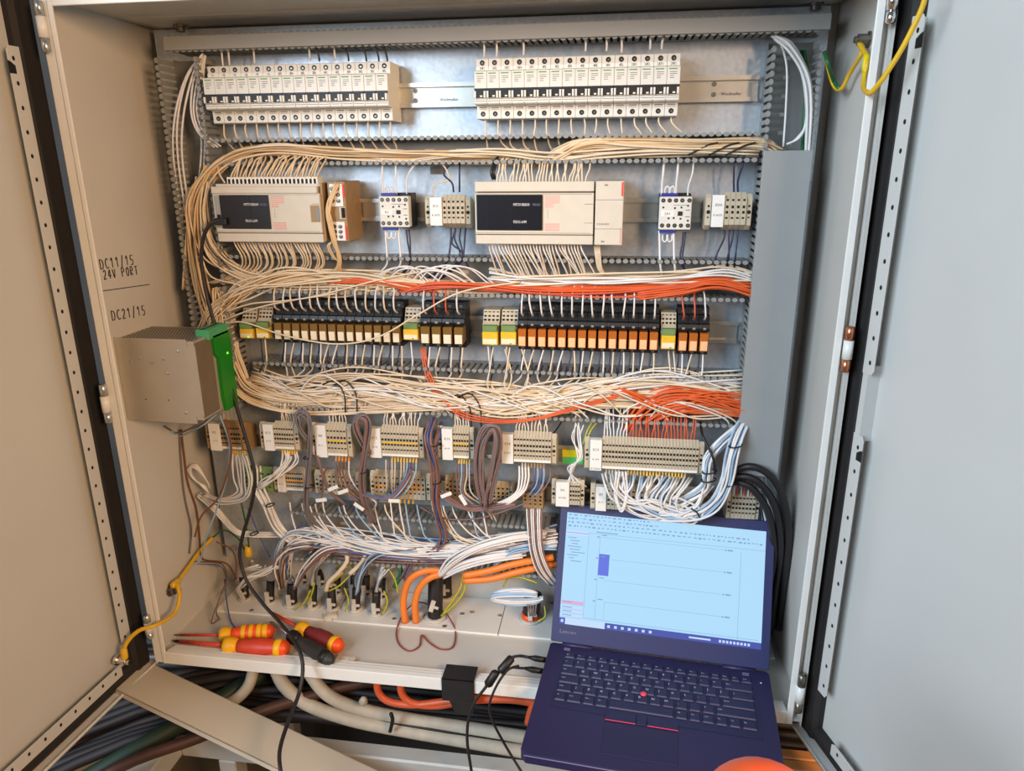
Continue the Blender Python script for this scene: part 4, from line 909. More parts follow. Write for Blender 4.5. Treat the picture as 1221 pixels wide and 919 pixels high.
for i in range(1, 6):
    a = pxof(tx('X8', i)); k = i-1
    wire([tx('X8', i), (a[0]+1, a[1]+18, -.07), (a[0]+8+k, a[1]+36, -.074), (a[0]+24+k*2, a[1]+50, -.07), (430+k*3, 606+k, -.055)], ['w_mauve', 'w_brown', 'w_brown', 'w_mauve', 'w_white'][k], .0014, 'wire with a brownish sheath below the orange ferrules', 'brown wires below the orange ferrules')
wire([tx('X8', 0), (386, 566, -.07), (384, 590, -.07), (380, 600, -.06)], 'w_mauve', .0014, 'mauve wire hanging straight below the orange ferrules', None)
for i in range(0, 11):
    a = pxof(tx('X12', i)); k = i
    if i < 7: wire([tx('X12', i), (a[0], a[1]+14, -.066), (a[0]+rnd.uniform(-1, 2), a[1]+28, -.062), (a[0]+rnd.uniform(-1, 3), a[1]+40, -.054)], ['w_cream', 'w_grey', 'w_cream'][k % 3], .0013, 'wire linking block X12 to the block below it', 'wires below block X12')
    else: wire([tx('X12', i), (a[0]-1, a[1]+14, -.07), (a[0]-8, a[1]+30, -.074), (a[0]-20, a[1]+42, -.07), (450, 594+k-7, -.06)], ['w_blue', 'w_midblue', 'w_mauve', 'w_blue'][k-7], .0015, 'bluish wire swept sideways below block X12', 'swept wires below block X12')
for i in range(6):
    a = pxof(tx('X13', i)); wire([tx('X13', i), (a[0], a[1]+16, -.07), (a[0]+rnd.uniform(-2, 4), a[1]+36, -.07), (a[0]+12+i*2, a[1]+52, -.066), (572+i*4, 612+i*2, -.05)], ['w_mauve', 'w_grey', 'w_blue', 'w_mauve', 'w_cream', 'w_white'][i], .0014, 'wire falling from block X13 behind the dark loop', 'wires below block X13')
for i in range(1, 5):
    a = pxof(tx('X14', i)); wire([tx('X14', i), (a[0], a[1]+16, -.072), (a[0]-3-i, a[1]+32, -.078), (a[0]-20-i*2, a[1]+42+i, -.076), (584, 598+i, -.06)], 'w_white', .0018, 'white wire curving left under block X14', 'white wires below block X14')
for i in range(6, 10):
    a = pxof(tx('X14', i)); wire([tx('X14', i), (a[0], a[1]+12, -.07), (a[0]-3, a[1]+24, -.068), (a[0]-12, a[1]+34, -.06)], ['w_midblue', 'w_blue'][i % 2], .0014, 'blue wire in the pair under block X14', 'blue wires below block X14')
wire([tx('X14', 11), (655, 572, -.075), (640, 592, -.078), (610, 606, -.078), (570, 618, -.074), (530, 618, -.07), (500, 604, -.06)], 'w_mauve', .0014, 'long reddish wire sagging from block X14 to block X12', None)
# the white loops under the widest block
for i in range(29):
    o_, t0, p, a1, zb, zt = TB['X15']; P0 = tx('X15', i); a = pxof(P0); f = i/28
    m = 'w_blue' if i in (9, 11, 13, 20, 22) else 'w_white'
    dep = -.080-.012*rnd.random()
    yb_ = 600+rnd.uniform(-6, 16)
    if i < 6: path = [P0, (a[0]+3, a[1]+18, dep), (a[0]+14+i*2, a[1]+34, dep), (a[0]+44, yb_-6, dep), (a[0]+80, yb_+6, dep), (820, 612, dep), (846, 600, -.08)]
    elif i < 20: path = [P0, (a[0]-4+rnd.uniform(-2, 2), a[1]+12, dep), (a[0]-10+rnd.uniform(-6, 6), a[1]+28, dep), (a[0]+2, yb_-4, dep), (a[0]+32, yb_+8, dep), (824, 612+rnd.uniform(-4, 5), dep), (852, 602, -.085), (866, 574, -.085)]
    else: path = [P0, (a[0]-6, a[1]+10, dep), (a[0]-16, a[1]+26, dep), (a[0]-14, yb_-2, dep), (a[0]+10, yb_+8, dep), (840, 608, -.09), (860, 590, -.088), (868, 566, -.085)]
    wire(path, m, .0018, '%s wire looping under the widest terminal block' % CW[m], 'loops under the widest terminal block', jit=.0015)
for k in range(2): wire([(735+k*4, 562, -.085), (733+k*2, 590, -.09), (741, 610-k*3, -.092), (748-k*2, 590, -.09), (746-k*4, 562, -.085)], 'w_white', .0018, 'white wire hanging in a narrow loop over the laptop lid', 'narrow loops over the laptop lid')
Lr, Gr = 'white wire in the tied bundle by the long trunking cover', 'tied bundles by the long trunking cover'
bundle([(786, 614, -.085), (828, 614, -.09), (852, 600, -.092), (866, 574, -.09), (872, 545, -.085), (880, 518, -.075), (888, 502, -.06)], 14, .0085, .006, ['w_white', 'w_blue', 'w_white'], Lr, Gr, r=.0019, jit=.15)
bundle([(800, 606, -.08), (838, 585, -.085), (843, 565, -.085), (846, 548, -.08), (862, 528, -.075), (890, 505, -.06)], 12, .0075, .006, ['w_blue', 'w_white'], Lr, Gr, r=.0018, jit=.2)
bundle([(842, 575, -.08), (828, 598, -.085), (812, 612, -.09)], 8, .010, .006, 'w_white', Lr, Gr, r=.0018, jit=.3)
for (x, y, w_) in ((845, 572, 9), (846, 562, 9), (870, 577, 8), (877, 531, 8)):
    q = A(x, y, -.088); r_ = .011*w_/9; mb = MB(); mb.tube([q+Vector((r_*math.cos(t*.5236), -.009*math.sin(t*.5236), .002*math.cos(t*.5236))) for t in range(13)], .0013, 5); tag(build(mb, 'cable_tie', 'w_black', smooth=True), 'black cable tie around the white bundles by the trunking cover', 'cable tie', 'cable ties by the trunking cover')
wire([(835, 503, -.05), (838, 520, -.075), (850, 545, -.09), (853, 565, -.09)], 'w_black', .0022, 'thick black wire in front of the tied white bundles', None)
wire([(824, 606, -.094), (832, 612, -.096), (836, 622, -.09)], 'w_black', .0014, 'black tie tail over the laptop lid', None)
for k in range(6): wire([(876+k*4.2, 560, -.05), (876+k*4.2, 575, -.058), (875+k*4.2, 597, -.06)], ['w_white', 'w_red'][k % 2], .0014, 'pale wire into the block under the black cables', 'wires into the block under the black cables')
bundle([(902, 566, -.03), (910, 600, -.035), (918, 640, -.04), (922, 690, -.04), (916, 740, -.04)], 14, .012, .012, ['w_blue', 'w_white'], 'white wire hanging below the long trunking cover', 'wires below the long trunking cover', r=.0016, jit=.2)
for k, (dx, dy) in enumerate(((0, 0), (-9, 12), (-17, 20))):
    wire([(868+dx*.3, 566+dy*.5, -.065), (893+dx*.5, 556+dy, -.075), (917+dx, 566+dy, -.078), (934+dx, 594+dy, -.075), (940+dx, 640+dy, -.07), (934+dx, 700, -.065), (928+dx, 750, -.06)], 'cable_black', .0058, '%s black cable arching beside the trunking cover, counting from outside' % ORD[k], 'black cables by the trunking cover', name='black_cable', cat='cable', n=8)
# dark looms between the blocks
LM = ['w_grey', 'w_mauve', 'w_midblue', 'w_grey']
def loom(path, n, sp, mats, lab, grp, r=.0017): bundle(path, n, sp, sp*.7, mats, lab, grp, r=r, jit=.2)
loom([(372, 530, -.08), (358, 512, -.086), (354, 497, -.086), (361, 491, -.082), (369, 500, -.084), (371, 530, -.086), (368, 566, -.084), (366, 600, -.08), (372, 622, -.07), (392, 632, -.055)], 8, .0042, ['w_grey', 'w_mauve', 'w_grey'], 'grey wire in the tall looped loom beside block X11', 'grey loom beside block X11')
loom([(380, 545, -.08), (386, 566, -.082), (394, 585, -.08), (412, 600, -.07)], 5, .003, ['w_mauve', 'w_grey'], 'mauve wire in the short loom below the orange ferrules', 'short loom below the orange ferrules')
loom([(440, 540, -.08), (428, 520, -.086), (424, 503, -.086), (432, 496, -.084), (440, 506, -.084), (436, 540, -.086), (432, 570, -.084), (436, 600, -.076), (448, 625, -.06)], 10, .0045, LM, 'grey wire in the looped loom between the ferrule block and X12', 'loom beside block X12')
loom([(430, 588, -.078), (448, 592, -.082), (466, 592, -.082), (480, 578, -.078), (490, 560, -.072)], 7, .004, ['w_mauve', 'w_blue', 'w_midblue'], 'bluish wire in the flat loom below block X12', 'flat loom below block X12')
loom([(516, 500, -.06), (511, 520, -.08), (514, 540, -.086), (520, 565, -.086), (519, 595, -.084), (524, 620, -.078), (530, 640, -.07), (520, 655, -.066), (494, 668, -.06), (480, 690, -.06)], 12, .0055, ['w_mauve', 'w_midblue', 'w_grey', 'w_mauve'], 'mauve wire in the long loom between blocks X12 and X13', 'long loom beside block X13')
loom([(526, 505, -.06), (522, 520, -.08), (518, 540, -.086)], 5, .004, ['w_midblue', 'w_brown'], 'brown wire joining the long loom at block X13', 'loom ends at block X13')
loom([(577, 602, -.085), (571, 570, -.092), (572, 535, -.094), (580, 514, -.094), (590, 512, -.094), (594, 530, -.094), (588, 565, -.09), (582, 602, -.085), (590, 610, -.075)], 9, .0068, ['w_grey', 'w_mauve', 'w_grey'], 'dark grey cable wire in the standing loop beside block X14', 'standing dark loop', r=.0021)
loom([(522, 584, -.078), (540, 598, -.082), (562, 606, -.08), (586, 604, -.078), (612, 600, -.075)], 8, .0045, ['w_mauve', 'w_grey', 'w_white'], 'grey wire in the loom swinging under block X13', 'loom under block X13')
for (x, y) in ((367, 545), (369, 580), (434, 562), (521, 575), (519, 530), (583, 600), (530, 646), (322, 602), (378, 648), (303, 636)):
    q = A(x, y, -.083 if y < 610 else -.064); r_ = .0065; mb = MB(); mb.tube([q+Vector((r_*1.1*math.cos(t*.5236), -.0075*math.sin(t*.5236), .0015*math.cos(t*.5236))) for t in range(13)], .0012, 5); tag(build(mb, 'cable_tie', 'w_black', smooth=True), 'small black cable tie holding a wire loom among the terminal blocks', 'cable tie', 'cable ties on the looms')
# cable name tags
for (x, y, a) in ((397, 582, -25), (409, 586, -22), (383, 596, -10), (470, 597, -2), (532, 590, -25), (552, 596, 60), (428, 604, 35)):
    q = A(x, y, -.088); M = Matrix.Translation(q) @ Matrix.Rotation(math.radians(a), 4, 'Y'); mb = MB(); mb.rbox(-.010, .010, -.001, .001, -.0032, .0032, .0004, 0, M)
    tag(build(mb, 'cable_tag', 'white_print'), 'small white cable tag clipped on wires below the terminal blocks', 'tag', 'white cable tags')

# ================================================================== wires: lowest trunking
Le, Ge = 'white wire running along the lowest trunking', 'wires in the lowest trunking'
bundle([(338, 690, -.055, .6), (338, 662, -.062), (352, 642, -.064), (392, 640, -.062), (450, 650, -.060), (520, 656, -.058), (600, 650, -.055), (664, 640, -.05)], 26, .013, .012, ['w_white', 'w_blue', 'w_white', 'w_midblue'], Le, Ge, jit=.3, stuff=16, smat='w_white', slabel='packed white wires deep in the lowest trunking')
bundle([(400, 660, -.055), (460, 662, -.058), (540, 664, -.056), (610, 650, -.055), (664, 642, -.05)], 14, .010, .010, ['w_grey', 'w_white', 'w_mauve', 'w_blue'], Le, Ge, jit=.35, stuff=6, smat='w_grey', slabel='packed grey wires in the lowest trunking')
for k in range(22):
    x = 345+k*11+rnd.uniform(-5, 5); d = min(rnd.uniform(4, 46), 622-x)
    wire([(x, 596+rnd.uniform(0, 8), -.052), (x+1+d*.05, 612, -.058), (x+d*.35, 628, -.066), (x+d*.8, 640+rnd.uniform(0, 6), -.068), (x+d+30, 652+rnd.uniform(-4, 6), -.062)], rnd.choice(['w_white', 'w_white', 'w_white', 'w_blue', 'w_cream']), .0015, 'pale wire falling from the lower terminal blocks into the lowest trunking', 'wires falling into the lowest trunking')
bundle([(372, 628, -.062), (400, 640, -.070), (440, 652, -.072), (490, 658, -.07), (560, 656, -.065)], 12, .008, .006, ['w_white', 'w_blue', 'w_white'], Le, Ge, jit=.5)
bundle([(336, 700, -.07, .5), (332, 676, -.074), (344, 656, -.076), (372, 650, -.072)], 9, .008, .006, ['w_white', 'w_grey', 'w_white', 'w_brown'], 'white wire arching from the third front gland', 'arch from the third gland', jit=.35)
bundle([(352, 700, -.066, .5), (366, 676, -.07), (388, 656, -.07), (420, 652, -.065)], 7, .006, .005, ['w_white', 'w_mauve'], 'white wire arching from the fourth front gland', 'arch from the fourth gland', jit=.3)
bundle([(426, 706, -.066, .5), (432, 680, -.07), (452, 660, -.07), (500, 655, -.065)], 7, .005, .005, ['w_mauve', 'w_grey', 'w_blue'], 'mauve wire arching from the sixth front gland', 'arch from the sixth gland', jit=.3)
bundle([(284, 702, -.075, .6), (296, 690, -.08), (312, 684, -.08), (330, 674, -.075)], 6, .006, .004, 'w_white', 'white wire bent over from the first front gland', 'bent wires of the first gland', jit=.2)
for k in range(8): wire([(628+k*2.6, 606, -.058), (629+k*2.4, 625, -.068), (632+k*2.2, 655, -.074), (640+k*2.4, 680, -.072), (656+k*2, 698, -.06)], ['w_white', 'w_mauve', 'w_white'][k % 3], .0014, 'pale wire dropping past the orange cables by the laptop', 'wires dropping by the laptop')
bundle([(524, 686, -.06, .5), (540, 668, -.07), (570, 652, -.074), (610, 641, -.072), (650, 636, -.06)], 14, .008, .006, 'w_white', 'white wire in the broad ribbon above the orange cables', 'broad white ribbon', r=.0019, jit=.12)
bundle([(530, 686, -.062, .5), (548, 676, -.07), (580, 667, -.072), (625, 660, -.066)], 9, .005, .005, 'w_white', 'white wire in the lower ribbon just above the orange cables', 'lower white ribbon', r=.0019, jit=.12)
bundle([(590, 672, -.06), (610, 658, -.066), (640, 652, -.066), (663, 652, -.06)], 9, .006, .005, 'w_blue', 'light blue wire arching over the orange cables', 'light blue arch', r=.0017, jit=.15)
# orange power cables
for k, path in enumerate(([(483, 742, -.05), (481, 715, -.055), (488, 692, -.06), (505, 681, -.06), (530, 679, -.055)], [(496, 742, -.05), (495, 718, -.055), (502, 698, -.06), (516, 687, -.06), (535, 683, -.055)],
                          [(553, 686, -.066), (580, 681, -.070), (615, 672, -.070), (660, 664, -.06)], [(553, 692, -.062), (585, 690, -.066), (620, 681, -.066), (665, 672, -.056)])):
    q = list(path)
    if k < 2: q = [AZ(path[0][0], path[0][1], ZF+.004)]+q[1:]; yy = q[0].y; q = [q[0]]+[(p[0], p[1], yy+(p[2]-yy)*min(1, (i+1)/3)) for i, p in enumerate(q[1:])]
    wire(q, 'cable_orange', .0062, ['outer orange cable rising from the floor gland', 'inner orange cable rising from the floor gland', 'upper orange cable running sideways to the laptop', 'lower orange cable running sideways to the laptop'][k], 'orange power cables', name='orange_cable', cat='cable', n=10)
# ================================================================== cable glands on the floor
def gland(px, label, r=.008, lean=(0, .01), h=.040, col='cable_black', fan=None, fm=('w_white',), big=False, tabrot=0):
    q = AZ(*px, ZF+.004); q.y += .012
    o = thing('cable_gland', label, 'cable gland', q, 'cable glands on the floor plates')
    b = MB(); b.lathe(q, q+Vector((0, 0, 1)), [(0, r+.006), (.004, r+.006), (.0045, r+.001)], 14); build(b, 'collar', 'clip', o, smooth=True)
    tp = q+Vector((lean[0], lean[1], h)); b = MB(); b.tube(spline([q, q+Vector((lean[0]*.3, lean[1]*.3, h*.4)), tp], 4), [r]*9, 10); build(b, 'cable', col, o, smooth=True)
    if big:
        b = MB(); b.lathe(q+Vector((0, 0, .003)), q+Vector((0, 0, 1)), [(0, r+.001), (.010, r+.001)], 14); build(b, 'orange_ring', 'driver_orange', o, smooth=True)
    M = Matrix.Translation(q+Vector((lean[0]*.35, -r-.0025, h*.42))) @ Matrix.Rotation(tabrot, 4, 'Y')
    b = MB(); b.rbox(-.0042, .0042, -.002, .002, -.012, .012, .0006, 0, M); cl = build(b, 'clamp', 'clip', o)
    b = MB(); b.rbox(.004, .012, -.0015, .0015, -.003, .002, .0005, 0, M); build(b, 'clamp_tail', 'clip', cl)
    if fan:
        n, dst, w = fan
        for i in range(n):
            e = A(dst[0]+rnd.uniform(-w, w), dst[1]+rnd.uniform(-3, 3), dst[2]); mid = tp.lerp(e, .5)+Vector((rnd.uniform(-.004, .004), -.012, .012))
            wire([tp-Vector((0, 0, .008))+Vector((rnd.uniform(-1, 1)*r*.5, 0, 0)), tp+Vector((rnd.uniform(-1, 1)*r*.8, -.004, .012)), mid, e], fm[i % len(fm)], .0016, 'wire fanning out of a floor cable gland', 'wires out of the floor glands')
GL = 'black cable gland with a white clamp, %s in the front row on the floor'
gland((289, 718), GL % 'first', lean=(-.006, .012), fan=(5, (312, 676, -.06), 8), tabrot=-.4)
gland((319, 722), GL % 'second', fan=(5, (322, 676, -.06), 6))
gland((345, 725), GL % 'third', r=.010, fan=(7, (345, 670, -.06), 8), fm=('w_white', 'w_blue', 'w_midblue'))
gland((370, 728), GL % 'fourth', fan=(5, (392, 660, -.06), 5), fm=('w_white', 'w_grey'))
gland((394, 730), GL % 'fifth', lean=(-.004, .01), fan=(6, (408, 682, -.06), 3), fm=('w_cream',))
gland((422, 731), GL % 'sixth', fan=(6, (436, 668, -.06), 4), fm=('w_mauve', 'w_grey', 'w_blue'))
gland((446, 736), GL % 'seventh', fan=(5, (462, 680, -.06), 3), fm=('w_white', 'w_grey'))
gland((517, 741), 'widest black cable gland with a white clamp beside the orange cables', r=.014, lean=(0, .02), h=.085, tabrot=.3)
GB = 'black cable gland with a white clamp, %s in the rear row on the floor'
for i, (x, y) in enumerate(((359, 700), (380, 702), (399, 712), (419, 713), (434, 714), (453, 717))): gland((x, y), GB % ORD[i], r=.007, h=.038, fan=(3, (x+14, y-44, -.05), 5), fm=(('w_grey', 'w_white'), ('w_mauve', 'w_grey'), ('w_yg', 'w_white'))[i % 3])
gland((530, 716), 'rear black cable gland behind the widest gland beside the orange cables', r=.012, lean=(-.002, .01), h=.06, fan=(6, (540, 676, -.06), 6))
gland((632, 742), 'big black cable gland with an orange ring next to the laptop', r=.016, lean=(.004, .006), h=.05, big=True)
for k in range(16):
    u = rnd.uniform(-1, 1); cx, cy = 616+rnd.uniform(-2, 2), 713+u*2; ec = rnd.uniform(.15, 1)
    wire([(cx+30*math.cos(t), cy+11*ec*math.sin(t)-t*.2, -.068-.010*(1-ec)+.006*math.sin(t)) for t in [j*.7 for j in range(9)]], ['w_white', 'w_blue'][k % 2], .0016, 'pale wire coiled above the orange ringed gland', 'pale coil above the orange ringed gland')
for k in range(4): wire([(628+k*4, 716, -.06), (630+k*3, 724, -.068), (632+k*2, 734, -.066)], 'w_grey', .0016, 'grey wire entering the orange ringed gland', 'wires into the orange ringed gland')
# yellow green strands on the floor
for path in ([(552, 686, -.06), (549, 700, -.066), (540, 716, -.07), (528, 732, -.07)], [(556, 688, -.06), (552, 704, -.066), (542, 720, -.07), (526, 735, -.07)], [(462, 676, -.05), (470, 690, -.055), (474, 706, -.06)], [(412, 682, -.05), (396, 694, -.058), (386, 702, -.058)],
             [(418, 684, -.05), (404, 698, -.058), (390, 704, -.058)], [(440, 676, -.04), (430, 672, -.045), (410, 678, -.05), (396, 690, -.05)], [(366, 722, -.06), (372, 708, -.06), (374, 694, -.055)], [(411, 728, -.06), (416, 716, -.06), (410, 700, -.055)],
             [(456, 732, -.06), (462, 718, -.06), (458, 704, -.055)], [(352, 726, -.065), (362, 718, -.065), (370, 704, -.06)], [(600, 700, -.055), (606, 690, -.058), (622, 688, -.058), (640, 694, -.055)], [(640, 740, -.07), (650, 734, -.07), (648, 722, -.06)]):
    wire(path, 'w_yg', .0017, 'yellow green earth wire among the floor glands', 'earth wires among the glands', jit=.001)
wire([(474, 672, -.045), (478, 684, -.05), (470, 700, -.055)], 'w_green', .0045, 'thick green sleeve behind the orange cables', None, name='green_cable', cat='cable', n=8)
wire([(452, 690, -.04), (458, 672, -.045)], 'w_white', .004, 'white sleeve behind the floor glands', None)
wire([(437, 640, -.06), (436, 660, -.064), (430, 672, -.064), (417, 684, -.066)], 'w_cream', .0042, 'thick cream sleeve tied with a black tie above the glands', None, name='cream_cable', cat='cable', n=8)
wire([(411, 655, -.06), (414, 668, -.064), (404, 682, -.066), (392, 694, -.066), (389, 704, -.064)], 'w_cream', .004, 'bent cream sleeve entering the fifth front gland', None, name='cream_cable', cat='cable', n=8)
# thin wire loop lying on the floor
zf = ZF+.0022
wire([AZ(x, y, zf+(.01 if y < 740 else 0)) for x, y in ((515, 722), (498, 718), (482, 730), (473, 752), (476, 768), (488, 776), (500, 770), (503, 757), (512, 766), (526, 774), (540, 771), (543, 752), (535, 735), (528, 728))], 'w_darkred', .0014, 'thin dark red wire looped on the cabinet floor', None)

# ================================================================== wires on the side walls, earth straps
Ls, Gs = 'wire hanging on the side wall below the power supply', 'wires below the power supply'
def sw(x, y, off=.004): return AX(x, y, WL+off)
wire([A(254, 492, -.10), A(236, 506, -.12), sw(212, 516), sw(196, 508)], 'w_grey', .0018, 'grey wire hooked under the power supply', None)
wire([A(258, 494, -.10), A(240, 508, -.12), sw(214, 520), sw(205, 514)], 'w_blue', .0016, 'pale blue wire hooked under the power supply', None)
wire([sw(216, 512), sw(220, 545), sw(224, 575), sw(234, 606), sw(238, 640), sw(240, 662), sw(246, 668), A(270, 672, -.02), A(282, 690, -.03)], 'w_brown', .0018, 'brown wire running down the side wall', None)
wire([sw(214, 512), sw(216, 550), sw(220, 590), sw(228, 630), sw(226, 660)], 'w_grey', .0016, 'thin grey wire running down the side wall', None)
wire([A(262, 495, -.09), A(274, 530, -.085), A(270, 570, -.085), A(258, 608, -.085), A(246, 640, -.09), sw(238, 668, .02), sw(226, 672, .01)], 'w_blue', .0018, 'blue wire crossing the shaded block down to the wall', None)
wire([A(268, 500, -.088), A(276, 540, -.088), A(262, 590, -.088), A(240, 615, -.09), A(232, 640, -.1)], 'w_brown', .0017, 'brown wire crossing the shaded block', None)
for k in range(3): wire([sw(228+k*3, 670, .008), sw(240, 670+k, .02), A(264, 672+k*2, -.03), A(270, 690+k*3, -.05), A(262, 712, -.09), AZ(252+k*3, 742-k*6, ZF+.004), AZ(262, 738, ZF+.004)], ['w_brown', 'w_blue', 'w_grey'][k], .0012, 'thin wire curling down into the floor corner', 'thin wires in the floor corner')
wire([A(268, 690, -.05), A(270, 715, -.07), AZ(275, 740, ZF+.004), AZ(284, 752, ZF+.004)], 'w_midblue', .0014, 'blue wire end lying by the screwdrivers', None)
wire([A(254, 640, -.06), A(268, 632, -.05), A(284, 642, -.04), A(292, 656, -.03)], 'w_green', .0018, 'green wire bent to the yellow earth lug', None)
wire([A(258, 646, -.07), A(276, 655, -.06), A(282, 672, -.05), A(280, 692, -.05)], 'w_brown', .0016, 'brown wire hanging by the yellow earth lug', None)
wire([A(288, 600, -.05), A(294, 630, -.045), A(297, 652, -.04)], 'w_green', .0016, 'dark green wire dropping to the yellow earth lug', None)
wire([A(296, 606, -.05), A(310, 640, -.05), A(322, 664, -.05)], 'w_midblue', .0013, 'thin blue wire in front of the mounting plate corner', None)
q = A(296, 657, -.035); o = thing('earth_lug', 'yellow earth lug with steel bolt behind the black cable', 'earth lug', q)
b = MB(); b.lathe(q+Vector((0, 0, .012)), q, [(0, .005), (.012, .007), (.02, .008), (.024, .004)], 10); build(b, 'sleeve', 'yellow', o, smooth=True)
b = MB(); b.lathe(q+Vector((.004, 0, -.022)), q+Vector((1, -.6, -.3)), [(0, .009), (.004, .009), (.004, .006), (.020, .006), (.020, .004), (.026, .004)], 8); build(b, 'bolt', 'zinc', o)
# earth strap from wall to door, note wall side
def strap(path, name, label, m='w_yellow', r=.0034): return wire(path, m, r, label, None, name=name, cat='cable', n=8)
lug = AX(203, 703, WL)
o = thing('earth_bolt', 'steel earth bolt on the side wall near the floor', 'bolt', lug)
b = MB(); b.lathe(lug, lug+Vector((1, 0, 0)), [(0, .012), (.002, .012), (.002, .008), (.010, .008), (.010, .005), (.018, .005)], 10); build(b, 'bolt_head', 'screw', o)
strap([lug+Vector((.012, 0, .004)), AX(212, 694, WL+.014), AX(226, 674, WL+.012), AX(240, 655, WL+.014), AX(254, 641, WL+.02)], 'earth_cable', 'yellow earth cable climbing the side wall')
strap([lug+Vector((.014, 0, .004)), AX(211, 696, WL+.02), AX(214, 712, WL+.03), AX(207, 732, WL+.03), A(186, 745, -.235), A(165, 752, -.25), A(150, 768, -.262), A(148, 784, -.268)], 'earth_cable', 'yellow earth cable looping from the wall bolt to the door')
q = A(152, 791, -.268); o = thing('earth_bolt', 'steel earth bolt at the lower hinge corner of the door', 'bolt', q)
b = MB(); b.lathe(q+Vector((-.022, .004, .002)), q+Vector((1, -.1, 0)), [(0, .009), (.004, .009), (.004, .006), (.018, .006), (.018, .0045), (.026, .0045)], 10); build(b, 'bolt_head', 'chrome', o)
for (x0, y0, x1, y1, f) in ((206, 698, 212, 690, 1),):
    b = MB(); a0 = AX(205, 699, WL+.014); a1 = AX(213, 692, WL+.014); b.lathe(a0, a1, [(0, .004), (.004, .006), (.018, .006), (.022, .004)], 10); tag(build(b, 'cable_lug', 'yellow', smooth=True), 'yellow sleeve on the wall end of the earth cable', 'cable lug')
b = MB(); a0 = A(149, 786, -.268); a1 = A(147, 772, -.264); b.lathe(a0, a1, [(0, .004), (.003, .0055), (.016, .0055), (.02, .004)], 10); tag(build(b, 'cable_lug', 'yellow', smooth=True), 'yellow sleeve on the door end of the earth cable', 'cable lug')
# earth straps, laptop side
lug = AX(1037, 47, WR)
o = thing('earth_bolt', 'steel earth bolt high on the wall beside the laptop side door', 'bolt', lug)
b = MB(); b.lathe(lug, lug+Vector((-1, 0, 0)), [(0, .010), (.002, .010), (.002, .007), (.014, .007), (.014, .004), (.018, .004)], 10); build(b, 'bolt_head', 'screw', o)
strap([lug+Vector((-.010, 0, -.004)), AX(1028, 62, WR-.012), AX(1013, 88, WR-.012), AX(1003, 106, WR-.015), AX(993, 100, WR-.018), A(983, 62, -.08)], 'earth_cable', 'yellow green earth cable dipping to the upright trunking', 'w_yellow', .0026)
strap([A(983, 62, -.08), A(988, 78, -.09), AX(995, 98, WR-.018), AX(1001, 105, WR-.016)], 'earth_cable', 'green end of the earth cable at the trunking corner', 'w_green', .0027)
strap([lug+Vector((-.012, 0, -.004)), AX(1034, 70, WR-.014), AX(1031, 90, WR-.016), AX(1030, 104, WR-.02), A(1037, 111, -.235), A(1048, 100, -.25), A(1062, 80, -.26), A(1080, 50, -.27), A(1100, 8, -.28), A(1106, -20, -.285)], 'earth_cable', 'yellow earth cable crossing over to the door top beside the laptop', 'w_yellow', .0030)
b = MB(); b.lathe(AX(1034, 66, WR-.014), AX(1031, 90, WR-.016), [(0, .0042), (.018, .0042), (.018, .003), (.034, .003)], 8); tag(build(b, 'cable_lug', 'pe_yellow', smooth=True), 'bright yellow sleeve below the high earth bolt', 'cable lug')
# wires at the top corner of the long trunking
bundle([(922, 44, -.045, .5), (942, 58, -.055), (958, 88, -.058), (963, 125, -.058), (962, 178, -.055), (960, 215, -.05)], 9, .006, .006, 'w_white', 'white wire arching down into the covered trunking', 'white arch at the trunking top', r=.0019, jit=.12)
wire([(930, 48, -.045), (938, 80, -.05), (937, 130, -.05), (934, 175, -.05)], 'w_white', .0016, 'single white wire hanging straight in the trunking top', None)
for k in range(2): wire([(938+k*4, 172, -.05), (952, 165-k*2, -.055), (960, 150, -.055), (962, 120, -.05)], 'w_white', .0017, 'white wire curving up inside the trunking top', 'white curves in the trunking top')
for k in range(2): wire([(955+k*4, 60, -.035), (961+k*3, 100, -.04), (958+k*3, 150, -.04), (956+k*3, 200, -.035)], 'w_green', .0024, 'green wire inside the trunking top', 'green wires in the trunking top')

# ================================================================== black programming cable
path = [(264, 263, -.089), (252, 266, -.096), (243, 282, -.098), (240, 310, -.098), (245, 345, -.098), (255, 385, -.100), (268, 435, -.100), (285, 495, -.104), (298, 540, -.110), (304, 570, -.115), (299, 605, -.118), (289, 640, -.12), (286, 665, -.125), (294, 692, -.135), (312, 718, -.15), (332, 740, -.17), (348, 760, -.20), (358, 778, -.226), (361, 800, -.245), (356, 828, -.27), (343, 862, -.315), (334, 892, -.36), (334, 915, -.39), (340, 945, -.41)]
o = thing('programming_cable', 'long black programming cable plugged into the open controller', 'cable', A(264, 263, -.089))
b = MB(); b.tube(spline(W3(path), 6), .0031, 8); build(b, 'cable', 'cable_black', o, smooth=True)
q = A(262, 264, -.091); b = MB(); b.rbox(q.x-.008, q.x+.012, q.y-.004, q.y+.004, q.z-.005, q.z+.005, .001); build(b, 'plug', 'black', o)

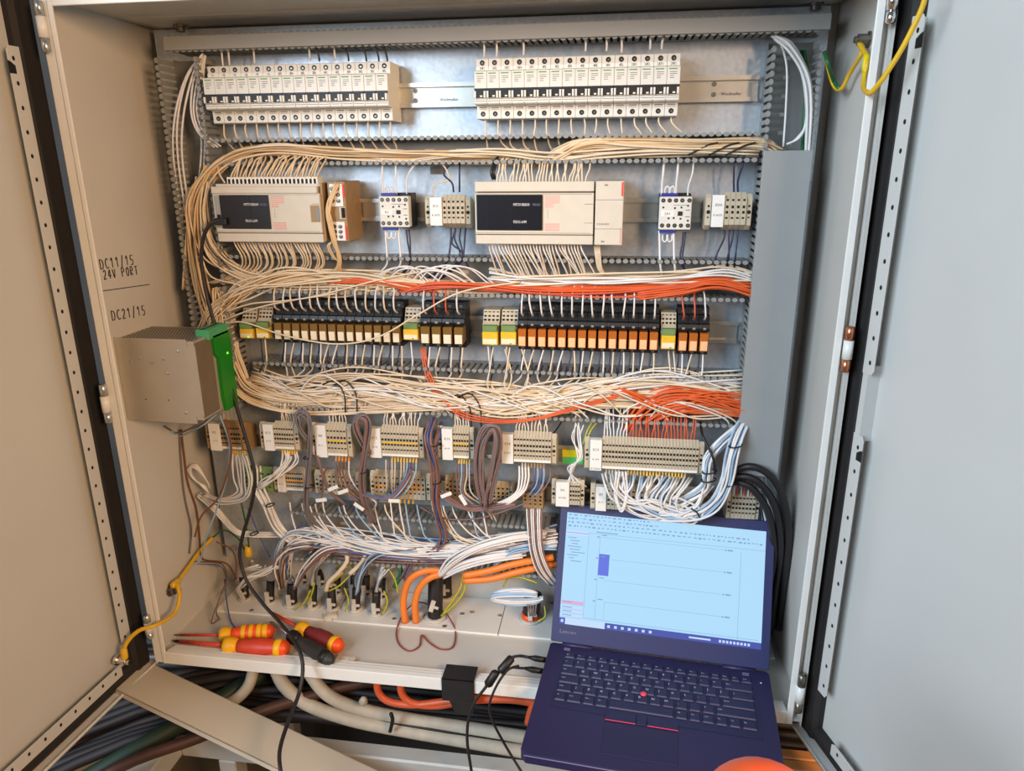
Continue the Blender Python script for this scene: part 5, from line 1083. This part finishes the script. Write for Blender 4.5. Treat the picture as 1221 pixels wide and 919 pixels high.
# ================================================================== screwdrivers on the cabinet floor
def screwdriver(tip, neck, end, label, hm, cm, sm, em, rs=.0028, rh=.0145, tipm='screw', z=None, tagm=None):
    z = z or ZF+rh
    pt, pn, pe_ = AZ(*tip, z-rh*.35), AZ(*neck, z), AZ(*end, z); d = (pe_-pn); L = d.length; d.normalize()
    o = thing('screwdriver', label, 'screwdriver', (pn.x, pn.y, ZF))
    dd = (pt-pn); Ls_ = dd.length; dd.normalize()
    b = MB(); b.lathe(pn, pt, [(0, rs), (Ls_*.86, rs), (Ls_*.86, rs*.8)], 10); build(b, 'shaft', sm, o, smooth=True)
    b = MB(); b.lathe(pn+dd*Ls_*.86, pt, [(0, rs*.8), (Ls_*.08, rs*.75), (Ls_*.14, rs*.25)], 8); build(b, 'tip', tipm, o)
    def pr(a, c, pts): return [(a+(c-a)*t, rh*r) for t, r in pts]
    b = MB(); b.lathe(pn, pe_, pr(0, L*.22, [(0, .55), (.1, .88), (.35, .98), (.7, .92), (1, .74)]), 14); build(b, 'collar', cm, o, smooth=True)
    b = MB(); b.lathe(pn+d*L*.22, pe_, pr(0, L*.78, [(0, .74), (.12, .80), (.3, 1.0), (.55, 1.02), (.68, .90), (.8, .92), (.86, .9)]), 14); build(b, 'grip', hm, o, smooth=True)
    b = MB(); b.lathe(pn+d*L*.86, pe_, pr(0, L*.14, [(0, .92), (.4, .9), (.8, .6), (1, .15)]), 14); build(b, 'end_cap', em, o, smooth=True)
    b = MB(); b.lathe(pn+d*L*.78, pe_, pr(0, L*.10, [(0, .93), (.3, 1.0), (.7, 1.0), (1, .95)]), 14); build(b, 'cap_ring', cm, o, smooth=True)
    if tagm:
        b = MB()
        for k in range(3): b.lathe(pn+d*L*(.40+.14*k)+Vector((0, 0, .0006)), pe_, [(0, rh*.98), (.002, rh*1.03), (.006, rh*1.03), (.008, rh*.98)], 14)
        build(b, 'grip_inlay', tagm, o, smooth=True)
    return o
screwdriver((207, 757), (262, 757), (328, 752), 'screwdriver with orange and yellow grip, the one nearest the glands', 'driver_orange', 'driver_yellow', 'driver_red', 'driver_orange', rs=.0024, rh=.0145, tagm='driver_yellow')
screwdriver((206, 764), (267, 769), (346, 773), 'red gripped screwdriver lying along the cabinet front lip', 'driver_red', 'driver_yellow', 'driver_red', 'driver_orange', rs=.0036, rh=.0155, tipm='black')
screwdriver((321, 729), (356, 748), (408, 772), 'purple gripped screwdriver pointing back to the glands', 'driver_purple', 'driver_yellow', 'driver_red', 'driver_orange', rs=.0034, rh=.0145, tipm='black')
screwdriver((322, 741), (346, 757), (397, 789), 'black gripped screwdriver crossed by the black cable', 'driver_black', 'black', 'zinc', 'driver_black', rs=.0034, rh=.0125, z=ZF+.020)
# cream plastic blocks on the floor
for (x, y, a, lab, w_) in ((394, 737, .5, 'small cream plastic block lying by the glands', .012), (412, 790, -.1, 'flat cream plastic cover on the front lip', .016)):
    q = AZ(x, y, ZF); M = Matrix.Translation(q) @ Matrix.Rotation(a, 4, 'Z'); b = MB(); b.rbox(-w_, w_, -.007, .007, 0, .009, .001, 0, M); b.box(-w_*.5, w_*.5, -.004, .004, .009, .010, 0, M)
    tag(build(b, 'plastic_block', 'plc'), lab, 'plastic block')
# black tape over the front lip
q0 = A(526, 800, YF-.001); q1 = A(565, 804, YF-.001)
b = MB(); zt2 = A(545, 800, -.195).z; 
b.box(q0.x, q1.x, -.2225, YF-.0002, -.596, ZLIP+.002); b.box(q0.x, q1.x, -.2225, -.185, ZLIP+.0005, ZLIP+.002); b.prism([(q0.x+.012, -.596), (q1.x, -.596), (q1.x-.004, -.622), (q0.x+.02, -.617)], -.2225, -.2205, 'y')
tag(build(b, 'tape_strip', 'tape', bevel=.0006), 'black tape folded over the front lip beside the laptop', 'tape')

# ================================================================== laptop
SX = .350; LD, LL = .2415, .2325
o = thing('laptop', 'open black laptop with a lit screen standing on the cabinet edge', 'laptop', (.2229, -.1450, -.5385), rot=(0, 0, math.radians(-4.65)))
ROOT[o.name] = Vector((0, 0, 0))
LP = lambda mb, nm, m, par=None, **k: build(mb, nm, m, par or o, world=False, **k)
w2 = SX/2
b = MB(); b.prism([(-w2+.004, .004), (-w2, 0), (-w2, -LD+.008), (-w2+.008, -LD), (w2-.008, -LD), (w2, -LD+.008), (w2, 0), (w2-.004, .004)], -.0165, 0, 'z'); base = LP(b, 'base', 'laptop', bevel=.0012)
b = MB(); b.box(-w2+.006, w2-.006, -LD-.0008, -LD, -.0035, -.0022); LP(b, 'front_edge', 'logo_grey', base)
ang = math.radians(66); ML = Matrix.Translation((0, .004, .002)) @ Matrix.Rotation(-(math.pi/2-ang), 4, 'X')   # lid local: x, z up along the lid, -y towards the viewer
b = MB(); r_ = .008
b.prism([(-w2, 0), (w2, 0), (w2, LL-r_), (w2-.003, LL-.003), (w2-r_, LL), (-w2+r_, LL), (-w2+.003, LL-.003), (-w2, LL-r_)], 0, .008, 'y', 0, ML); lid = LP(b, 'lid', 'laptop_lid', bevel=.0012)
for sx in (-1, 1):
    b = MB(); b.tube([(sx*(w2-.07), .003, -.001), (sx*(w2-.02), .003, -.001)], .0042, 10); LP(b, 'hinge', 'laptop', smooth=True)
s0, s1, t0_, t1_ = -w2+.012, w2-.0135, .0305, LL-.0165
b = MB(); b.box(s0, s1, -.0006, 0, t0_, t1_, 0, ML); scr = LP(b, 'screen', 'scr_bg', lid)
lid_text = MB(); text_to(lid_text, 'Lenovo', ML @ T(-w2+.028, -.0004, .018), .0095); LP(lid_text, 'lettering', 'logo_grey', lid)
def S(u0, u1, v0, v1, m, nm='screen_element', dep=.0009):
    b = MB(); b.box(s0+(s1-s0)*u0, s0+(s1-s0)*u1, -dep, -.0006, t1_-(t1_-t0_)*v1, t1_-(t1_-t0_)*v0, 0, ML); return b
SCR = {}
def SA(m, *r):
    b = SCR.setdefault(m, MB())
    u0, u1, v0, v1 = r; b.box(s0+(s1-s0)*u0, s0+(s1-s0)*u1, -.0009 if m not in ('scr_bg', 'scr_pale') else -.0008, -.0006, t1_-(t1_-t0_)*v1, t1_-(t1_-t0_)*v0, 0, ML)
rs2 = random.Random(5)
for v, n, u1 in ((.012, 26, .42), (.045, 22, .46), (.078, 44, .93), (.112, 50, .98)):
    u = .01
    while u < u1:
        w_ = rs2.uniform(.006, .018); SA('scr_line', u, u+w_, v, v+rs2.uniform(.006, .014)); u += w_+rs2.uniform(.006, .016)
SA('scr_pale', 0, .122, .16, .20); SA('scr_blue', .005, .118, .178, .182)
for i in range(9): SA('scr_line', .015+.01*(i % 3), .05+rs2.uniform(0, .06), .222+i*.026, .229+i*.026)
SA('scr_line', .121, .1225, .16, .93); SA('scr_line', .122, 1, .168, .1705); SA('scr_line', .16, .27, .150, .158)
for v, m in ((.79, 'scr_pink'), (.835, 'scr_pale'), (.87, 'scr_pale'), (.905, 'scr_pale')): SA(m, .004, .118, v, v+.026); SA('scr_line', .012, .06, v+.008, v+.016); SA('scr_line', .004, .118, v+.028, v+.030)
SA('scr_line', .180, .1815, .18, .93); SA('scr_line', .885, .8865, .20, .94); SA('scr_line', .225, .2262, .77, .93)
for v, u0 in ((.195, .19), (.385, .25), (.575, .21), (.765, .22)):
    SA('scr_line', u0, .80, v, v+.0022); SA('scr_line', .805, .815, v-.004, v+.006); SA('scr_line', .82, .845, v-.005, v+.007); SA('scr_line', .165, .178, v-.004, v+.006); SA('scr_line', .19, .215, v-.022, v-.014)
SA('scr_blue', .182, .236, .345, .535); SA('scr_line', .125, .985, .925, .928)
SA('scr_bar', .235, 1, .945, 1); SA('scr_bar', 0, .03, .945, 1); SA('scr_pale', .03, .235, .945, 1)
SCR['scr_pale2'] = MB()
for k in range(7): SCR['scr_pale2'].box(s0+(s1-s0)*(.248+k*.035), s0+(s1-s0)*(.262+k*.035), -.0011, -.0009, t1_-(t1_-t0_)*.984, t1_-(t1_-t0_)*.962, 0, ML)
for k in range(9): SCR['scr_pale2'].box(s0+(s1-s0)*(.80+k*.017), s0+(s1-s0)*(.811+k*.017), -.0011, -.0009, t1_-(t1_-t0_)*.984, t1_-(t1_-t0_)*.962, 0, ML)
SCR['scr_pale2'].box(s0+(s1-s0)*.008, s0+(s1-s0)*.021, -.0011, -.0009, t1_-(t1_-t0_)*.985, t1_-(t1_-t0_)*.96, 0, ML); SCR['scr_pale2'].box(s0+(s1-s0)*.655, s0+(s1-s0)*.76, -.0011, -.0009, t1_-(t1_-t0_)*.98, t1_-(t1_-t0_)*.966, 0, ML)
for m, b in SCR.items(): stuffp(LP(b, 'screen_print', 'scr_pale' if m == 'scr_pale2' else m, lid))
# keyboard
KS = SX/.355; P_ = .0196*KS; kx0 = -w2+.0285*KS; ky0 = -.0185*KS
b = MB(); b.box(kx0-.002, -w2+.332*KS, -.148*KS, -.016*KS, 0, .0006); LP(b, 'keyboard_deck', 'key', base)
rows = [[('Esc', 1)]+[('F%d' % i, .93) for i in range(1, 13)]+[('Home', .8), ('End', .8), ('Ins', .8), ('Del', .95)],
        [('~', 1)]+[(c, 1) for c in '1234567890-=']+[('Bksp', 2.3)],
        [('Tab', 1.5)]+[(c, 1) for c in 'QWERTYUIOP[]']+[('\\', 1.8)],
        [('Caps', 1.75)]+[(c, 1) for c in 'ASDFGHJKL;\'']+[('Enter', 2.55)],
        [('Shift', 1.3), ('|', .95)]+[(c, 1) for c in 'ZXCVBNM,./']+[('Shift', 3.05)],
        [('Fn', .95), ('Ctrl', 1.25), ('Win', 1), ('Alt', 1), (' ', 5.05), ('Alt', 1), ('Prt', .95), ('Ctrl', 1), ('Pg', .95), ('Up', .95), ('Pg', 1.2)]]
rowY = [-.0205, -.0375, -.0572, -.0770, -.0967, -.1165]; rowH = [.0120, .0160, .0160, .0160, .0160, .0165]; KW = .2985*KS
KM = {}
for r, row in enumerate(rows):
    tot = sum(k[1] for k in row); x = kx0; u = KW/tot
    for (c, wk) in row:
        kw = wk*u-.0026; kh = rowH[r]*KS; key = (round(kw, 5), round(kh, 5))
        if key not in KM:
            m = MB(); m.add([(0, 0, 0), (kw, 0, 0), (kw, -kh, 0), (0, -kh, 0), (.0012, -.0008, .0022), (kw-.0012, -.0008, .0022), (kw-.0012, -kh+.0018, .0022), (.0012, -kh+.0018, .0022)], [(0, 3, 2, 1), (4, 5, 6, 7), (0, 1, 5, 4), (1, 2, 6, 5), (2, 3, 7, 6), (3, 0, 4, 7)]); KM[key] = m.mesh('key', 'key')
        ko = bpy.data.objects.new('key', KM[key]); COL.objects.link(ko); ko.parent = base; ko.location = (x+.0013, rowY[r]*KS+.0, .0006)
        if c.strip():
            g = MB(); sz = .0062 if len(c) == 1 else .0034; v, f = glyphs(c, 1, align='LEFT')
            g.add([(.0026+p[0]*sz, -.0056+p[1]*sz, .0025) for p in v], f); lo = bpy.data.objects.new('lettering', g.mesh('lettering', 'key_print')); COL.objects.link(lo); lo.parent = base; lo.location = ko.location
        g = MB(); g.box(.002, kw-.002, -kh+.0004, -kh+.0009, .0010, .0014)
        eo = bpy.data.objects.new('key_edge', g.mesh('key_edge', 'logo_grey')); COL.objects.link(eo); eo.parent = base; eo.location = ko.location  # pale bar painted as a highlight along the key's front
        x += wk*u
b = MB(); p = (-w2+.1615*KS, -.0945*KS); b.lathe((p[0], p[1], .001), (p[0], p[1], 1), [(0, .0042), (.0035, .0046), (.0042, .003)], 12); LP(b, 'pointing_stick', 'track_red', base, smooth=True)
for (u0, u1, c) in ((.1095, .1535, 1), (.155, .169, 0), (.1705, .2145, 1)):
    b = MB(); b.rbox(-w2+u0*KS, -w2+u1*KS, -.1575*KS, -.138*KS, 0, .0016, .0004); bt = LP(b, 'button', 'key', base)
    if c: b = MB(); b.box(-w2+u0*KS, -w2+u1*KS, -.1583*KS, -.1572*KS, .0012, .0019); LP(b, 'red_line', 'track_red', base)
b = MB(); b.rbox(-w2+.1095*KS, -w2+.2145*KS, -.222*KS, -.161*KS, 0, .0007, .0003); LP(b, 'touchpad', 'key', base)
for (x, y) in ((.0275, -.008), (.315, -.008)):
    b = MB()
    for k in range(2): b.box(-w2+x*KS-.002, -w2+x*KS+.008, (y-.004*k)*KS-.0007, (y-.004*k)*KS+.0007, 0, .0008)
    stuffp(LP(b, 'speaker_slots', 'logo_grey', base))
b = MB(); b.lathe((-w2+.340*KS, -.026*KS, 0), (-w2+.340*KS, -.026*KS, 1), [(0, .0016), (.0006, .0014)], 8); LP(b, 'power_light', 'key_print', base)
# plugs and data cables at the laptop's side
MLp = Matrix.Translation(Vector((.2229, -.1450, -.5385))) @ Matrix.Rotation(math.radians(-4.65), 4, 'Z')
def lapw(x, y, z): return MLp @ Vector((x, y, z))
for k, (yy, n_) in enumerate(((-.034, 'thicker'), (-.062, 'thinner'))):
    a = lapw(-w2-.001, yy, -.008); c = lapw(-w2-.030, yy+.001, -.008)
    ferr = A(600, 796, -.25) if k == 0 else A(608, 790, -.24)
    o2 = thing('data_cable', 'black data cable with a moulded plug in the laptop side, the %s one' % n_, 'cable', c)
    b = MB(); b.lathe(a, c, [(0, .0045), (.018, .0050), (.022, .0040), (.030, .0022)], 8); build(b, 'plug', 'black', o2, smooth=True)
    if k == 0: pts = [c, c+Vector((-.016, -.004, .004)), A(606, 786, -.235), A(596, 800, -.25), A(580, 818, -.256), A(562, 845, -.262), A(557, 880, -.268), A(563, 925, -.28)]
    else: pts = [c, c+Vector((-.018, -.003, .002)), A(618, 794, -.225), A(604, 800, -.244), A(588, 826, -.258), A(584, 850, -.262), A(600, 884, -.27), A(625, 925, -.285)]
    b = MB(); b.tube(spline(pts, 6), .0024 if k == 0 else .0020, 7); build(b, 'cord', 'cable_black', o2, smooth=True)
    if k == 0:
        b = MB(); b.lathe(A(611, 783, -.236), A(595, 802, -.252), [(0, .004), (.003, .0065), (.026, .0070), (.029, .005)], 8); build(b, 'ferrite_sleeve', 'black', o2, smooth=True)
        b = MB(); b.lathe(A(592, 800, -.254), A(578, 822, -.262), [(0, .004), (.003, .0065), (.024, .0070), (.027, .005)], 8); build(b, 'connector', 'black', o2, smooth=True)

# ================================================================== below the cabinet
# loose trunking cover leaning from the door corner
P0, P1, P2, P3 = AZ(165, 783, -.592), AZ(138, 822, -.592), AZ(332, 917, -.668), AZ(420, 907, -.668)
P3 = P2+(P0-P1); e = (P2-P1).normalized(); P2 = P2+e*.30; P3 = P3+e*.30; nrm = (P2-P1).cross(P0-P1).normalized()
if nrm.z < 0: nrm = -nrm
b = MB(); dn = nrm*-.0015; b.add([P0, P1, P2, P3, P0+dn, P1+dn, P2+dn, P3+dn], [(0, 1, 2, 3), (7, 6, 5, 4), (0, 4, 5, 1), (1, 5, 6, 2), (2, 6, 7, 3), (3, 7, 4, 0)])
s_ = (P1-P0).normalized()
for (a, c, sg) in ((P1, P2, -1), (P0, P3, 1)):
    i_ = s_*(.0015*sg); d_ = nrm*-.009; b.add([a, c, c+d_, a+d_, a+i_, c+i_, c+i_+d_, a+i_+d_], [(0, 1, 2, 3), (4, 7, 6, 5), (0, 4, 5, 1), (1, 5, 6, 2), (2, 6, 7, 3), (3, 7, 4, 0)])
tag(build(b, 'loose_duct_cover', 'loose_cover'), 'loose tan trunking cover lying slantwise below the door corner', 'trunking cover')
# stand frame
Zs = -.72
o = thing('cabinet_stand', 'light grey steel stand frame under the cabinet', 'stand', (-.1, -.2, -1.0))
yb0 = AZ(400, 880, Zs).y; yb1 = AZ(400, 898, Zs).y; xs0 = AZ(205, 887, Zs).x
b = MB(); b.rbox(xs0, .52, yb1, yb0, Zs-.045, Zs, .003); build(b, 'front_beam', 'stand', o)
b = MB(); b.rbox(xs0-.045, xs0, yb1-.32, yb0, Zs-.045, Zs, .003); build(b, 'side_beam', 'stand', o)
q = AZ(251, 905, Zs); b = MB(); b.rbox(q.x-.016, q.x+.016, yb1, yb1+.035, -1.0, Zs-.045, .002); build(b, 'leg', 'stand', o)
b = MB(); b.rbox(.40, .432, yb1, yb1+.035, -1.0, Zs-.045, .002); build(b, 'leg', 'stand', o)
b = MB(); b.rbox(q.x-.016, q.x+.016, -.02, .012, -1.0, Zs, .002); build(b, 'leg', 'stand', o)
b = MB(); b.rbox(xs0, .52, -.025, .012, Zs-.045, Zs, .003); build(b, 'rear_beam', 'stand', o)
for x_ in (xs0+.01, .47):
    b = MB(); b.rbox(x_-.016, x_+.016, -.025, .007, Zs, -.5855, .002); build(b, 'upright', 'stand', o)
# cables lying under the cabinet
Gk = 'dark cables lying under the cabinet'
rk = random.Random(3)
for k in range(30):
    y_ = -.04-.0055*k-.003*rk.random(); z_ = -.70+.016*(k % 4)+.004*rk.random(); rr = rk.uniform(.007, .012)
    if k > 18: y_ = -.115-.0065*(k-19); z_ = -.700+.012*(k % 2)
    fw = .24 if k % 2 == 0 else .04
    pts = [Vector((-.95+rk.uniform(-.05, .05), y_-fw-.002*k, z_-fw*.30)), Vector((-.66, y_-fw*.4, z_-fw*.02)), Vector((-.42, y_-.01, z_)), Vector((-.15, y_, z_-.006)), Vector((.1, y_+.004, z_-.01+rk.uniform(-.006, .006))), Vector((.38, y_, z_)), Vector((.7, y_-.01, z_))]
    wire(pts, 'cable_dark' if k % 11 else 'cable_copper', rr, 'dark cable in the heap under the cabinet', Gk, name='dark_cable', cat='cable', n=8, k=4)
wire([Vector((-.95, -.50, -.82)), Vector((-.72, -.36, -.73)), Vector((-.60, -.26, -.69)), Vector((-.5, -.16, -.66)), Vector((-.42, -.06, -.66))], 'cable_green', .015, 'thick dark green cable below the door corner', None, name='green_cable', cat='cable', n=10)
wire([Vector((-.92, -.56, -.83)), Vector((-.66, -.36, -.70)), Vector((-.52, -.27, -.675)), Vector((-.40, -.19, -.66)), Vector((-.2, -.12, -.645)), Vector((.2, -.10, -.645)), Vector((.6, -.1, -.645))], 'cable_copper', .010, 'copper brown cable below the door corner', None, name='brown_cable', cat='cable', n=8)
Yh = -.175
wire([(328, 796, Yh), (340, 818, Yh-.005), (368, 840, Yh-.01), (420, 858, Yh-.01), (480, 870, Yh-.01), (560, 884, Yh-.01), (650, 900, Yh-.01), (720, 908, Yh)], 'hose', .0115, 'lower grey corrugated hose under the front lip', 'grey hoses under the cabinet', name='grey_hose', cat='hose', n=12)
wire([(366, 798, Yh+.01), (388, 826, Yh), (420, 842, Yh), (480, 856, Yh), (560, 868, Yh), (650, 882, Yh), (720, 890, Yh)], 'hose', .0110, 'upper grey corrugated hose under the front lip', 'grey hoses under the cabinet', name='grey_hose', cat='hose', n=12)
wire([(303, 796, Yh), (296, 818, Yh-.01), (280, 834, Yh-.02), (256, 846, Yh-.03)], 'hose', .010, 'short grey hose bending behind the loose tan cover', None, name='grey_hose', cat='hose', n=12)
for k, (x0_, y0_) in enumerate(((452, 812), (480, 814))):
    wire([(x0_-2, y0_-6, -.19), (x0_-1, y0_+12, -.192), (x0_+12, y0_+24, -.194), (x0_+42, y0_+28-k*1, -.194), (x0_+80, y0_+24-k*3, -.194), (x0_+130, y0_+20, -.192), (650, 838+k*3, -.19)], 'cable_red', .0062, ['orange cable bending furthest under the front lip', 'orange cable bending nearer the tape under the front lip'][k], 'orange cables under the front lip', name='orange_cable', cat='cable', n=10)
wire([(640, 836, -.2), (634, 846, -.2), (630, 862, -.2)], 'cable_red', .007, 'orange cable end beside the laptop', None, name='orange_cable', cat='cable', n=10)
wire([(466, 850, -.205), (468, 858, -.206), (465, 872, -.205)], 'w_black', .0035, 'black strap holding the two grey hoses', None, name='hose_strap', cat='strap')
q = A(433, 838, -.19); b = MB(); b.lathe(q, q+Vector((.3, -.5, 1)), [(0, .006), (.006, .008), (.016, .006), (.020, .003)], 8); tag(build(b, 'foam_plug', 'hose', smooth=True), 'small ragged foam plug on the grey hose', 'foam plug')
# wooden planks behind the laptop side door
Zw = -.655; yw = [AZ(950, y_, Zw).y for y_ in (892.5, 905, 919, 934)]
for k in range(3):
    b = MB(); b.rbox(.33, .95, yw[k+1]+.001, yw[k]-.001, Zw-.024, Zw, .002); tag(build(b, 'wooden_plank', 'wood'), ['rearmost', 'middle', 'front'][k]+' wooden plank lying beside the laptop side door', 'plank', 'planks beside the door')
# orange rounded cap close to the lens
cq = CAM+ray(908, 990)*.56; R_ = .0515
o = thing('orange_dome', 'orange rounded plastic dome in front of the laptop corner', 'dome', cq-Vector((0, 0, .10)))
b = MB(); b.lathe(cq+Vector((0, 0, R_)), cq-Vector((0, 0, 1)), [(R_-R_*math.cos(t*math.pi/16), R_*math.sin(t*math.pi/16)) for t in range(9)]+[(R_+.02, R_)], 24); build(b, 'dome', 'rubber_orange', o, smooth=True)
b = MB(); b.lathe(cq-Vector((0, 0, .018)), cq-Vector((0, 0, 1)), [(0, R_+.004), (.008, R_+.004), (.010, R_*.5), (.085, R_*.45)], 20); build(b, 'stem', 'driver_black', o, smooth=True)
